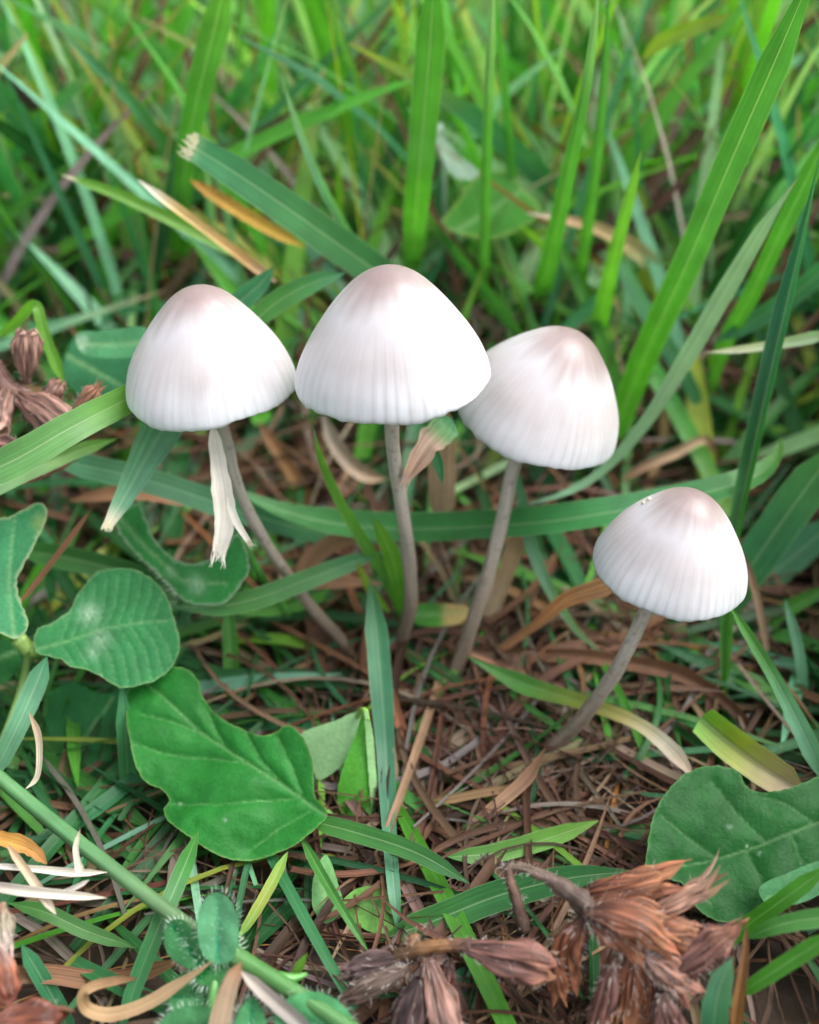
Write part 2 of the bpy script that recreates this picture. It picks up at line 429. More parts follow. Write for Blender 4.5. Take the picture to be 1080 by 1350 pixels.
# green understorey behind the stems and on both sides of the thatch
under = [((0.045, 0.17, 0.03), 3), (GD, 5), ((0.035, 0.16, 0.06), 3), (GV, 1.2), ((0.02, 0.11, 0.03), 5), (PB, 0.4), (YG, 0.4), (GL, 0.5)]
for i in range(1500):
    Y = R.uniform(9.6, 16); X = R.uniform(-1, 1) * half_width(Y); c = jit(pick(under), 0.25)
    random_blade(lawn, X, Y, R.uniform(2, 6), R.uniform(0.12, 0.34), [(0, c), (1, c)], R.uniform(0.5, 1.45), R.uniform(-0.2, 0.4), 0.3, z0=R.uniform(0.0, 1.2), zl='litter')
for i in range(2400):
    Y = R.uniform(3.4, 10.5); sd1 = R.random() < 0.6
    X = R.uniform(-5.5, -0.9) if sd1 else R.uniform(2.2, 6.0); c = jit(pick(under), 0.25)
    random_blade(lawn, X, Y, R.uniform(1.2, 4), R.choice([0.06, 0.08, 0.1, 0.14, 0.2, 0.28]), [(0, c), (1, c)], R.uniform(0.6, 1.5), R.uniform(-0.2, 0.4), 0.3, z0=R.uniform(0.0, 0.6), zl='litter')
for i in range(850):
    Y = R.uniform(3.8, 9); X = R.uniform(-1.5, 3) if i < 400 else R.uniform(-4.5, -0.6); c = jit(pick(under), 0.25)
    random_blade(lawn, X, Y, R.uniform(1.5, 4), R.choice([0.05, 0.07, 0.09, 0.12, 0.18]), [(0, c), (1, c)], R.uniform(0.8, 1.5), R.uniform(-0.2, 0.4), 0.3, z0=R.uniform(0.05, 0.4), zl='litter', spin=R.gauss(0, 0.6))
# grass outside the frame to both sides
for i in range(900):
    Y = R.uniform(5, 14); X = R.choice([-1, 1]) * R.uniform(half_width(Y) - 1, half_width(Y) + 14)
    random_blade(lawn, X, Y, R.uniform(3, 7), R.uniform(0.12, 0.34), green_cols(), R.uniform(0, 0.7), R.uniform(0, 0.7), 0.4)
# dead grass: a felt of fine strands over the soil
for i in range(12500):
    if i < 3000: Y = R.uniform(3.0, 7.5); X = R.uniform(-4.5, 4.5)
    elif i < 10500: Y = R.uniform(3.0, 14); X = R.uniform(-1, 1) * (half_width(Y) * 0.85)
    else: Y = 13 + 30 * R.random() ** 1.5; X = R.uniform(-1, 1) * half_width(Y)
    f = 1 if Y < 14 else 1.8
    fw = 0.62 if Y < 8.5 else 1
    if Y < 11 and (X < -1.3 or X > 2.6) and R.random() < 0.72: continue
    random_blade(thatch, X, Y, R.uniform(1.5, 6.5) * f, R.choice([0.025, 0.03, 0.04, 0.05, 0.06, 0.08, 0.1, 0.16]) * f * fw * R.uniform(0.7, 1.3), dead_cols(), R.uniform(0.9, 1.55), R.uniform(-0.5, 0.6), R.uniform(-0.4, 0.8), n=11, spin=R.gauss(0, 1.4),
                 z0=R.uniform(-0.1, 0.3 if Y < 7.5 else 0.5) if Y < 13 else R.uniform(0, 2.2), zl='litter' if Y < 13 else 0.8, fold=0.3, curl=0.3)
for i in range(1800):
    Y = R.uniform(5.6, 9.6); X = R.uniform(-1.6, 3.6)
    random_blade(thatch, X, Y, R.uniform(2.0, 6.5), R.choice([0.025, 0.04, 0.06, 0.08, 0.1, 0.14]) * R.uniform(0.7, 1.2), dead_cols(), R.uniform(0.8, 1.5), R.uniform(-0.6, 0.6), R.uniform(-0.5, 0.9), n=12, spin=R.gauss(0, 1.6),
                 z0=R.uniform(-0.1, 0.35), zl='litter', fold=0.3, curl=0.3)
# long arching strands over the felt round the stems' feet
warm = [((0.36, 0.18, 0.085), 4), ((0.27, 0.12, 0.055), 4), ((0.45, 0.27, 0.15), 2), ((0.30, 0.11, 0.05), 2), (GREY, 0.8), (STRAW, 0.5)]
for i in range(700):
    Y = R.uniform(5.8, 11.5); X = R.uniform(-2.2, 4.2); c = jit(tuple(0.5 * x for x in pick(warm)), 0.35); c2 = jit(tuple(0.5 * x for x in pick(warm)), 0.35)
    random_blade(thatch, X, Y, R.uniform(2.5, 7), R.choice([0.03, 0.04, 0.05, 0.07, 0.1, 0.13]), [(0, tuple(0.6 * x for x in c)), (0.4, c), (1, c2)], R.uniform(0.5, 1.1), R.uniform(0.6, 1.5), R.uniform(0.2, 1.0), n=13,
                 z0=R.uniform(-0.05, 0.3), zl='litter', fold=0.3, curl=0.3, spin=R.gauss(0, 1.6))
for i in range(1150):
    Y = 14 + 40 * R.random() ** 1.6; X = R.uniform(-1, 1) * half_width(Y)
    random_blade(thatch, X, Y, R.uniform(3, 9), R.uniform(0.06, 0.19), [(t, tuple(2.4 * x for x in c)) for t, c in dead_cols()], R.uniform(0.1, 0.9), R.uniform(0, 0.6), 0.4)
o = lawn.build('grass', M_STUFF); o['kind'] = 'stuff'; o['label'] = 'dense green grass growing behind and around the mushrooms'; o['category'] = 'grass'
o = thatch.build('dead_grass', M_DRY); o['kind'] = 'stuff'; o['label'] = 'matted brown dead grass covering the soil'; o['category'] = 'dead grass'

# ------------------------------------------------------------------ mushrooms
PEAK = [(0.0, (0.235, 0.172, 0.165)), (0.17, (0.265, 0.2, 0.19)), (0.27, (0.37, 0.305, 0.295)), (0.36, (0.51, 0.475, 0.475)), (0.42, (0.585, 0.565, 0.58)),
        (0.52, (0.56, 0.52, 0.52)), (0.62, (0.57, 0.535, 0.535)), (0.73, (0.66, 0.645, 0.655)), (0.85, (0.74, 0.745, 0.765)), (1.0, (0.80, 0.81, 0.835))]  # paler rim: light passing through the thin flesh, put into the colour
def mushroom(rim, Rpx, hr, tilt, stem, srad, label, seed, wave=0.012, peak_shift=0.0, peak_dir=0.0, lop=0.0, notch=None):
    """rim: (px, py, Y) of the centre of the cap's rim; tilt: sideways and away lean of the cap's axis"""
    rr = random.Random(seed)
    c = at(*rim); Rc = Rpx * depth_of(c) / FPX
    ax = Vector((tilt[0], tilt[1], 1)).normalized()
    a = ax.cross(Vector((0, 1, 0))).normalized(); b = ax.cross(a)
    sp = [at(*q) for q in stem]
    foot = sp[-1]
    root = thing('mushroom', foot, label, 'mushroom', 'pale mushrooms growing in a cluster')
    prof = [(0.0, 0.0), (0.115, 0.013), (0.23, 0.052), (0.345, 0.118), (0.47, 0.222), (0.59, 0.338), (0.70, 0.46), (0.80, 0.585), (0.885, 0.715), (0.945, 0.83), (0.983, 0.93), (1.0, 1.01), (0.988, 1.045)]
    N, Mr = 300, 56
    dens = catmull([Vector((x, y, 0)) for x, y in prof], Mr)
    mbc = MB(); rows = []; nstr = rr.randint(46, 54)
    phases = [rr.uniform(0, 6.28) for _ in range(6)]
    for i, q in enumerate(dens):
        v = i / Mr; row = []
        for j in range(N):
            an = 2 * math.pi * j / N
            x = q.x * Rc; z = (1 - q.y) * hr * Rc
            # uneven outline, striae towards the rim
            bulge = 1 + wave * (math.sin(2 * an + phases[0]) + 0.7 * math.sin(3 * an + phases[1]) + 0.5 * math.sin(5 * an + phases[2]))
            s_amp = 0.0028 * max(0.1, 0.55 + 1.1 * noise.noise(Vector((math.cos(an) * 3, math.sin(an) * 3, seed + 40)))) * max(0, (v - 0.55) / 0.45) ** 1.2
            st = s_amp * (abs(math.sin(nstr / 2 * an + 0.6 * noise.noise(Vector((math.cos(an) * 3, math.sin(an) * 3, seed))))) - 0.6)
            lump = 0.028 * noise.noise(Vector((math.cos(an) * q.x * 1.6, math.sin(an) * q.x * 1.6, seed * 3.1 + q.y * 2)))
            x *= bulge + st + lump
            if notch and v > 0.6:
                dn = (an - notch + math.pi) % (2 * math.pi) - math.pi
                x *= 1 - 0.085 * math.exp(-(dn / 0.13) ** 2) * (v - 0.6) / 0.4
            if v > 0.75:
                k = (v - 0.75) / 0.25
                z += k * k * Rc * (0.028 * math.sin(2 * an + phases[3]) + 0.018 * math.sin(4 * an + phases[4]) + 0.010 * math.sin(9 * an + phases[5]) + 0.02 * noise.noise(Vector((math.cos(an) * 9, math.sin(an) * 9, seed))) + 0.0015 * math.sin(nstr * an))
            z += lop * math.cos(an) * q.x * Rc * (1 - v)
            p = c + ax * z + (a * math.cos(an) + b * math.sin(an)) * x
            g = (0.5 + 0.5 * math.sin(nstr * an + 1.2 + 2.5 * noise.noise(Vector((math.cos(an) * 4, math.sin(an) * 4, seed + 8))))) ** 3
            e = 0.05 * noise.noise(Vector((math.cos(an) * 7, math.sin(an) * 7, seed + v * 3))) * min(1, v / 0.4) + 0.07 * noise.noise(Vector((math.cos(an) * q.x * 3.2, math.sin(an) * q.x * 3.2, seed * 1.7)))
            col = stops(PEAK, max(0, v + e - peak_shift * math.cos(an - peak_dir) * math.exp(-((v - 0.2) / 0.2) ** 2)))
            amt = 0.25 * (0.55 + 0.9 * noise.noise(Vector((math.cos(an) * 2.5, math.sin(an) * 2.5, seed + 20))))
            dk = 1 - max(0.03, amt) * g * max(0, (v - 0.45) / 0.55) ** 0.7
            row.append(mbc.add(p, (col[0] * dk * 0.88, col[1] * dk * 0.875, col[2] * dk * 0.885), (j / N, v)))
        rows.append(row)
    # the rim turns in and the underside runs up to the stem
    for (x0, z0) in [(0.96, 0.0), (0.90, 0.10), (0.72, 0.34), (0.45, 0.60), (0.16, 0.72)]:
        row = []
        for j in range(N):
            an = 2 * math.pi * j / N
            last = mbc.v[rows[Mr][j]]
            base = c + ax * (z0 * hr * Rc * 0.9) + (a * math.cos(an) + b * math.sin(an)) * (x0 * Rc)
            if x0 > 0.9: base = last + (c - last) * 0.035 + ax * 0.01
            row.append(mbc.add(base, (0.62, 0.57, 0.54), (j / N, 1)))
        rows.append(row)
    for r0, r1 in zip(rows, rows[1:]):
        for j in range(N):
            k = (j + 1) % N; mbc.f.append((r0[j], r1[j], r1[k], r0[k]))
    capo = part(mbc, 'cap', M_CAP, root)
    # gills under the cap, radiating from the stem
    mg = MB(); ng = 48
    for k in range(ng):
        an = 2 * math.pi * k / ng; d = a * math.cos(an) + b * math.sin(an); short = 0.5 if k % 2 else 0.12
        up, lo = [], []
        for i in range(7):
            f = lerp(short, 0.93, i / 6); zt = stops([(0.12, 0.66), (0.45, 0.53), (0.72, 0.28), (0.93, 0.03)], f) * hr * Rc * 0.95
            dp = Rc * 0.20 * math.sin(math.pi * min(1, (i + 0.4) / 6.4)) ** 0.6
            up.append(mg.add(c + d * (f * Rc) + ax * (zt + 0.02), (0.52, 0.46, 0.43))); lo.append(mg.add(c + d * (f * Rc) + ax * max(zt - dp, 0.0), (0.56, 0.50, 0.47)))
        for i in range(6): mg.f.append((up[i], up[i + 1], lo[i + 1], lo[i]))
    part(mg, 'gills', M_HAIR, root, under=capo, kind='stuff')
    # the stem runs up inside the cap
    ms = MB(); srad *= 0.82
    allp = [c + ax * (0.62 * hr * Rc), c + ax * 0.1] + sp + [foot + Vector((0.02, 0.03, -0.35))]
    pts = catmull(allp, 70)
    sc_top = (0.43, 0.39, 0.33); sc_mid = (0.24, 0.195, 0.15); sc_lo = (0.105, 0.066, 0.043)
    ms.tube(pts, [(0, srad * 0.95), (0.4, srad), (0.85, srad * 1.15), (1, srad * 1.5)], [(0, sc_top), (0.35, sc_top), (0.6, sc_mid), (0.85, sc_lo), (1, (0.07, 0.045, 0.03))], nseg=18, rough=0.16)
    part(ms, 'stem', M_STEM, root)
    return root, capo

mushroom((279, 506, 9.5), 113, 1.18, (-0.02, 0.02), [(299, 580, 9.55), (310, 630, 9.5), (333, 685, 9.45), (370, 745, 9.4), (412, 802, 9.35), (448, 842, 9.3), (468, 874, 9.2)], 0.083,
         'bell-shaped white mushroom whose curved grey stem bows past a torn straw', 11)
mushroom((518, 494, 9.0), 129, 1.13, (-0.035, 0.04), [(517, 575, 9.1), (525, 640, 9.15), (535, 700, 9.2), (541, 760, 9.25), (540, 805, 9.3), (529, 845, 9.35), (519, 872, 9.35)], 0.098,
         'tallest and widest white mushroom of the cluster with a brownish peak', 23)
NOTCH = math.radians(205)
r3, cap3 = mushroom((706, 548, 9.9), 113, 1.13, (0.33, -0.06), [(677, 615, 9.75), (668, 660, 9.6), (655, 715, 9.45), (640, 768, 9.3), (622, 825, 9.15), (604, 875, 9.0), (588, 912, 8.85)], 0.105,
         'tilted white mushroom partly behind the tallest cap with pinkish patch near its top', 37, wave=0.018, peak_shift=0.07, peak_dir=math.pi, notch=NOTCH)
r4, cap4 = mushroom((882, 750, 8.0), 101, 1.18, (0.13, 0.03), [(847, 815, 8.0), (828, 855, 7.95), (805, 895, 7.9), (775, 937, 7.85), (745, 970, 7.8), (718, 995, 7.75)], 0.098,
         'smallest white mushroom standing apart on a slanting stem', 53)
# specks of grit on the smallest cap
def on_cap(capo, root, px, py):
    best = min(capo.data.vertices, key=lambda v: sum((a - b) ** 2 for a, b in zip(pix((Vector(v.co) + root.location) / U), (px, py))) + (0 if (Vector(v.co) + root.location).y / U < 8.3 else 1e4))
    return (Vector(best.co) + root.location) / U
for k, (px, py) in enumerate([(847, 664), (856, 659)]):
    p0 = on_cap(cap4, r4, px, py) + Vector((0, 0, 0.012)); mbg = MB()
    for i in range(5):
        for j in range(7):
            th = math.pi * i / 4; ph = 2 * math.pi * j / 7
            mbg.add(p0 + Vector((math.sin(th) * math.cos(ph), math.sin(th) * math.sin(ph), math.cos(th))) * 0.024 * R.uniform(0.7, 1.2), (0.8, 0.76, 0.62))
    for i in range(4):
        for j in range(7): mbg.f.append((i * 7 + j, i * 7 + (j + 1) % 7, (i + 1) * 7 + (j + 1) % 7, (i + 1) * 7 + j))
    tag(mbg.build('grit_speck', M_HAIR, None, p0), ['tiny pale grit speck at the outer side of the smallest cap', 'tiny pale grit speck nearer the peak of the smallest cap'][k], 'grit', 'grit on the smallest cap')

# ------------------------------------------------------------------ grass blades told apart one by one
def blade(label, pts, w, cols, Y=None, fold=0.12, roll=0.0, twist=0.0, arc=0.0, name='grass_blade', cat='grass blade', mat=None, fray=None, ncol=7, n=36, wob=0.05, group=None, cut=False):
    """pts: pixels of the centre line (with Y as third number, or one Y / (Y0, Y1) for all); w: widths in pixels of the photo"""
    m = len(pts); P = []
    for i, q in enumerate(pts):
        if len(q) == 3: y = q[2]
        elif isinstance(Y, tuple): y = stops([(k / (len(Y) - 1), v) for k, v in enumerate(Y)], i / (m - 1))
        else: y = Y
        P.append(at(q[0], q[1], y))
    C = catmull(P, n)
    if not isinstance(cols, list): cols = [(0, cols), (1, cols)]
    if isinstance(w, (int, float)): w = [w, w]
    ws = [(k / (len(w) - 1), v) for k, v in enumerate(w)]
    fe = fray[0] if fray else (0 if cut else None)
    def end_taper(t):
        k = 1.0
        if fe != 0: k *= min(1, (t + 0.002) / 0.17) ** 0.8
        if fe != 1: k *= min(1, (1.002 - t) / 0.17) ** 0.8
        return k
    wc = [(i / n, stops(ws, i / n) * end_taper(i / n) * depth_of(C[i]) / FPX) for i in range(n + 1)]
    b = MB()
    b.ribbon(C, wc, cols, fold=fold, roll=roll, twist=twist, ncol=ncol, arc=arc, wob=wob)
    if fray:                                       # torn fibres at an end: (which end, fibre length in px, colour)
        end, L, fc = fray
        e, d = (C[0], C[0] - C[3]) if end == 0 else (C[-1], C[-1] - C[-4]); d.normalize()
        k = depth_of(e) / FPX; side = d.cross(CAM - e).normalized(); ww = (w[0] if end == 0 else w[-1]) * k
        for i in range(17):
            o_ = side * ww * (i / 16 - 0.5) * 0.95
            l = L * k * R.uniform(0.15, 1.2)
            q = [e + o_ - d * l * 0.5 + (CAM - e).normalized() * 0.012, e + o_ + d * l * 0.4 + side * R.uniform(-.12, .12) * l, e + o_ + d * l + side * R.uniform(-.3, .3) * l]
            b.ribbon(q, [(0, ww * R.uniform(0.06, 0.16)), (0.6, ww * R.uniform(0.03, 0.1)), (1, ww * 0.012)], [(0, fc), (1, fc)], ncol=3, fold=0.2)
    o = b.build(name, mat or M_GRASS, None, min(P, key=lambda p: p.z))
    return tag(o, label, cat, group)
UP = 'upright grass blades behind the mushrooms'
blade('broad bright green blade rising straight up behind the tallest cap', [(573, -40), (567, 60), (559, 160), (550, 260), (544, 340), (541, 470)], [42, 40, 38, 34, 24, 22], [(0, GV), (0.5, GV), (1, G)], (13, 13.1, 13.4, 17.5), fold=0.1, group=UP)
blade('thin straight blade rising between the tallest cap and the tilted cap', [(651, -40), (646, 90), (641, 230), (638, 360), (637, 470)], [12, 13, 14, 13], [(0, PALE), (0.4, G), (1, G)], (12.2, 12.6, 14, 17), fold=0.25, group=UP)
blade('narrow blade leaning over the tilted cap, the paler of two side by side', [(792, -40), (776, 95), (752, 215), (727, 330), (703, 440)], [8, 13, 19, 24, 26], [(0, PALE), (0.35, G), (1, GV)], (11.8, 12.2, 13, 16), fold=0.2, group=UP)
blade('thin dark blade just behind the pale narrow one over the tilted cap', [(804, -40), (797, 100), (786, 215), (770, 330), (752, 440)], [6, 10, 14, 16, 16], [(0, G), (0.5, G), (1, GV)], (12.6, 13, 13.6, 16.5), fold=0.2, group=UP)
blade('short yellow-green pointed blade whose tip stands above the tilted cap', [(846, 195), (833, 250), (812, 330), (796, 400), (783, 480)], [2, 14, 18, 22, 24], [(0, YG), (0.12, GL), (1, GV)], (12, 12.2, 13, 15.5), fold=0.12, group=UP)
blade('long broad blade slanting from upper corner down beside the tilted cap', [(1078, -50), (1020, 85), (965, 210), (905, 350), (852, 465), (815, 560), (785, 640)], [44, 42, 40, 38, 36, 30, 22], [(0, G), (0.4, G), (0.7, GV), (1, G)], (10.6, 11, 11.6, 12.5, 13.4), fold=0.14, group=UP)
blade('pale curving blade that sweeps under the tilted cap', [(1054, 232), (1010, 295), (960, 378), (905, 472), (852, 556), (795, 620), (745, 650), (690, 666)], [5, 18, 25, 23, 17, 12, 10, 10], [(0, TAN), (0.06, PALE), (0.5, PALE), (1, PB)], (11.2, 11, 10.6, 10.2), fold=0.1, twist=0.4)
blade('green blade crossing behind the pale curving blade', [(1100, 160), (1062, 240), (1025, 315), (990, 390), (955, 455), (930, 540)], [26, 26, 24, 22, 20, 18], [(0, G), (1, GV)], (11.8, 12.4, 13.6), fold=0.15, group=UP)
blade('dark blue-green folded blade standing beside the smallest cap', [(1085, 190), (1060, 300), (1033, 410), (1010, 510), (988, 610), (971, 690), (963, 770), (958, 860), (954, 945)], [5, 14, 24, 24, 22, 18, 17, 18, 17], [(0, GB), (0.2, (0.03, 0.15, 0.09)), (0.5, GD), (1, GV)], (10.6, 10.4, 9.9, 9.2, 8.5), fold=0.5, roll=0.35)
blade('dark green folded blade lying level behind the stems', [(300, 640), (370, 672), (450, 690), (540, 696), (630, 693), (715, 687), (800, 675), (880, 660), (950, 643), (1000, 624), (1026, 598), (1030, 575)], [34, 38, 42, 45, 45, 45, 44, 42, 38, 34, 22, 8], [(0, (0.04, 0.2, 0.04)), (0.35, (0.045, 0.25, 0.055)), (0.6, (0.055, 0.26, 0.085)), (0.85, G), (1, GL)], (10.3, 10.0, 9.75, 9.9, 10.5), fold=0.14, roll=-0.55)
blade('blue-green blade running under the leaning cut blade and the curved stem', [(40, 600), (110, 614), (190, 632), (270, 658), (350, 684), (430, 704), (520, 716)], [24, 32, 34, 34, 32, 28, 20], [(0, GB), (0.4, PB), (0.6, GB), (1, GD)], (10.0, 9.9, 10.2, 10.6), fold=0.08)
blade('pale folded blade with a whitish cut tip hanging below the bowed mushroom', [(250, 470), (222, 548), (195, 598), (168, 648), (142, 694)], [62, 58, 44, 29, 13], [(0, PB), (0.85, PB), (0.95, CREAM), (1, CREAM)], (10.3, 9.6, 9.0, 8.5), fold=0.18, roll=0.15, fray=(1, 8, CREAM))
blade('broad light green blade reaching from the dried flower to the bowed cap', [(-60, 642), (20, 606), (90, 566), (150, 535), (215, 502)], [40, 44, 42, 38, 32], [(0, (0.11, 0.30, 0.09)), (0.5, (0.14, 0.34, 0.10)), (1, GL)], (8.2, 8.5, 9.0, 9.8), fold=0.1)
blade('pale yellowish blade edge under the broad light green blade', [(-40, 662), (10, 634), (60, 612), (110, 592), (155, 578)], [22, 24, 22, 18, 10], [(0, PALE), (1, GL)], (8.6, 9.1, 9.8), fold=0.1)
blade('broad blade with a torn frayed end pointing up behind the two tall caps', [(252, 192), (310, 228), (375, 272), (440, 318), (510, 368), (560, 410)], [34, 42, 45, 46, 44, 36], [(0, PALE), (0.06, GB), (0.5, (0.06, 0.23, 0.07)), (1, GD)], (12.0, 12.0, 12.3), fold=0.06, fray=(0, 13, CREAM))
blade('short green blade arching between the two tall caps', [(455, 360), (415, 372), (375, 392), (345, 415), (320, 445)], [14, 24, 30, 26, 18], [(0, GB), (0.5, G), (1, G)], (11.2, 11.0, 10.8), fold=0.1)
blade('small pointed leaf tip sticking up beside the peak of the bowed cap', [(362, 350), (345, 372), (325, 390), (300, 410)], [4, 22, 28, 24], GB, (11.4, 11.2), fold=0.1)
blade('slender pale blade with a fine tip leaning behind the tallest cap', [(370, 96), (392, 165), (422, 240), (455, 302), (490, 362)], [3, 9, 11, 12, 11], [(0, PALE), (0.5, PB), (1, G)], (12.6, 12.8, 13.4), fold=0.25)
blade('light green blade with a white cut end pointing at the straw', [(80, 230), (140, 250), (208, 280), (275, 314), (335, 348)], [9, 13, 17, 17, 12], [(0, CREAM), (0.06, CREAM), (0.1, GL), (1, GL)], (12.8, 12.6), fold=0.2)
blade('blurred upright green blade near the corner above the dried flower', [(42, -40), (46, 60), (47, 140), (46, 230), (44, 330)], [24, 25, 24, 20, 14], GV, (19, 19.5, 21), fold=0.1, group=UP)
blade('tall blade rising behind the frayed torn blade', [(302, -40), (285, 30), (265, 110), (248, 190), (239, 280), (233, 390), (230, 450)], [40, 38, 33, 28, 24, 22, 20], [(0, (0.12, 0.32, 0.06)), (0.4, G), (1, GV)], (13.4, 14, 15, 17), fold=0.15, group=UP)
blade('arching blade with fine tip falling toward the frayed torn end', [(58, 18), (110, 70), (160, 120), (205, 175), (240, 235)], [3, 11, 15, 17, 18], [(0, PALE), (0.3, GB), (1, G)], (15, 15.5), fold=0.2)
blade('blurred blade lying level across the upper corner', [(-30, 118), (50, 136), (130, 148), (210, 152), (300, 160), (380, 185)], [6, 16, 24, 24, 20, 10], [(0, PALE), (0.4, PB), (1, G)], (17, 17.5), fold=0.08)
blade('blurred blue-green blade leaning behind the level one', [(55, -20), (80, 80), (100, 160), (108, 200), (92, 262), (70, 330), (52, 395)], [16, 22, 24, 26, 26, 25, 18], GB, (19.5, 19, 20.5), fold=0.1)
blade('green blade slanting down at the edge above the dried flower', [(-20, 255), (20, 315), (55, 372), (82, 430)], [12, 18, 18, 12], [(0, PB), (1, G)], (15, 15.6), fold=0.1)
blade('kinked light green blade standing over the dried flower', [(-12, 452), (20, 426), (46, 402), (58, 440), (72, 475), (88, 515)], [10, 13, 14, 15, 15, 12], GL, (11.2, 10.8, 10.6), fold=0.2)
blade('blue-green vertical blade hanging in front of the roots', [(488, 765), (496, 830), (503, 910), (509, 1000), (513, 1090), (520, 1180), (530, 1262)], [26, 30, 30, 24, 19, 17, 6], [(0, GD), (0.2, GB), (0.6, (0.06, 0.21, 0.12)), (1, PB)], (9.3, 8.4, 7.5, 6.4, 5.9), fold=0.12)
blade('bright shoot with pale edges leaning beside the tallest stem', [(413, 562), (424, 608), (450, 665), (482, 718), (510, 765), (524, 810)], [4, 10, 14, 16, 15, 8], [(0, PALE), (0.15, GL), (1, G)], (9.7, 9.6, 9.6), fold=0.25)
blade('small pointed bright leaf at the foot of the tallest stem', [(490, 679), (504, 705), (518, 738), (526, 775), (527, 815)], [3, 18, 24, 20, 8], [(0, GL), (1, (0.10, 0.34, 0.03))], (9.4, 9.5), fold=0.15)
blade('tiny yellowish leaf shoot below the bright shoot', [(470, 738), (480, 762), (496, 790), (515, 808)], [3, 10, 14, 8], [(0, YG), (1, GL)], (9.4, 9.5), fold=0.2)
blade('green blade arching over the bowed stem', [(225, 800), (290, 799), (345, 787), (400, 766), (455, 745), (505, 727)], [20, 27, 28, 27, 24, 18], [(0, GD), (0.3, G), (0.7, (0.07, 0.24, 0.07)), (1, GB)], (8.7, 8.8, 9.2, 9.7), fold=0.1)
blade('short green blade under the arching blade at the bowed stem', [(300, 806), (360, 803), (410, 792), (436, 775)], [12, 18, 18, 6], GV, (9.5, 9.8), fold=0.1)
blade('dull green blade lying level behind the serrated clover leaf', [(20, 725), (90, 736), (170, 757), (250, 790)], [28, 32, 32, 24], [(0, G), (1, GD)], (9.8, 9.6), fold=0.15)
blade('broad green blade slanting down behind the smallest cap', [(1110, 580), (1055, 655), (1005, 725), (965, 785), (935, 840)], [46, 54, 52, 44, 24], [(0, G), (0.5, GB), (1, G)], (10.2, 10, 9.8), fold=0.06)
blade('blurred blue-green blade below the broad one near the smallest cap', [(1110, 680), (1050, 730), (1000, 772), (955, 815)], [38, 42, 38, 22], GB, (11, 10.6, 10.2), fold=0.06)
blade('narrow blade arching out from under the smallest cap', [(960, 795), (990, 842), (1025, 900), (1060, 968), (1090, 1035)], [8, 14, 18, 24, 30], [(0, GV), (0.4, G), (0.7, PB), (1, PB)], (8.2, 7.8, 7.3, 6.9), fold=0.2)
blade('whitish blade tip pointing in toward the pale curving blade', [(928, 465), (980, 460), (1035, 452), (1110, 436)], [3, 10, 14, 18], [(0, CREAM), (0.5, (0.55, 0.62, 0.40)), (1, PALE)], (11, 10.8), fold=0.2)
blade('slender blade curling down to a hair tip below the level dark blade', [(682, 615), (692, 680), (706, 735), (731, 787), (765, 836), (803, 866)], [16, 17, 16, 14, 9, 2], [(0, GB), (0.4, PB), (0.8, PALE), (1, PALE)], (10.3, 9.8, 9.3, 9.0), fold=0.15, twist=0.5)
blade('hanging blue-green blade with a withered pink tip near the smallest stem', [(752, 880), (772, 935), (792, 1000), (806, 1038), (817, 1060)], [24, 24, 18, 10, 3], [(0, GB), (0.55, PB), (0.78, PINK), (1, PINK)], (9.1, 8.0, 7.2), fold=0.15)
blade('blade fading from green through yellow to cream, arching behind the smallest stem', [(615, 865), (690, 902), (768, 926), (838, 952), (885, 988), (915, 1025)], [14, 26, 19, 17, 22, 26], [(0, G), (0.22, GV), (0.4, YG), (0.55, (0.62, 0.52, 0.2)), (0.75, CREAM), (1, PINK)], (8.7, 8.3, 7.6, 7.0), fold=0.12)
blade('folded blade half yellow-green half pink beside the large round leaf', [(925, 948), (965, 982), (1010, 1015), (1060, 1045)], [40, 46, 46, 40], [(0, GL), (0.4, YG), (1, PINK)], (7.5, 7.2, 6.9), fold=0.3, arc=0.1, cut=True)
blade('light blade slanting down from the foot of the serrated clover leaf', [(62, 866), (42, 915), (18, 968), (-15, 1035)], [24, 28, 26, 22], [(0, GB), (0.4, PB), (1, PB)], (7.7, 7.3, 6.9), fold=0.12)
blade('dark hanging blade behind the notched leaf', [(160, 900), (166, 975), (170, 1050), (176, 1120), (188, 1220)], [20, 22, 22, 19, 12], [(0, GB), (1, G)], (7.8, 7.2, 6.3), fold=0.1)
blade('bright upright blade in the dark gap above the notched leaf', [(300, 800), (304, 850), (306, 900), (309, 958)], [18, 20, 20, 18], [(0, G), (0.5, GV), (1, GL)], (9.4, 8.6), fold=0.2)
blade('green blade lying under the white straws', [(10, 1190), (60, 1203), (115, 1228), (180, 1250)], [10, 20, 20, 12], G, (5.9, 5.7), fold=0.1)
blade('blue-green blade falling toward the corner petal', [(28, 1245), (52, 1285), (78, 1330), (95, 1370)], [18, 22, 22, 20], GB, (5.5, 5.1), fold=0.1)
blade('green blade crossing behind the furry sprig', [(262, 1095), (240, 1150), (210, 1220), (180, 1295), (155, 1370)], [18, 23, 23, 22, 18], [(0, G), (1, GB)], (6.4, 5.6, 4.9), fold=0.15)
blade('yellowish narrow blade below the notched leaf', [(380, 1122), (358, 1165), (335, 1205), (312, 1240)], [12, 15, 14, 8], [(0, GL), (0.5, YG), (1, GL)], (6.5, 5.8), fold=0.2)
blade('thin green blade hanging from under the notched leaf', [(395, 1100), (425, 1155), (455, 1205), (488, 1258)], [12, 14, 11, 7], G, (6.6, 5.6), fold=0.2)
blade('tiny green sprout tip above the runner', [(405, 1256), (396, 1272), (386, 1290)], [2, 12, 10], GL, (5.3, 5.2), fold=0.2)
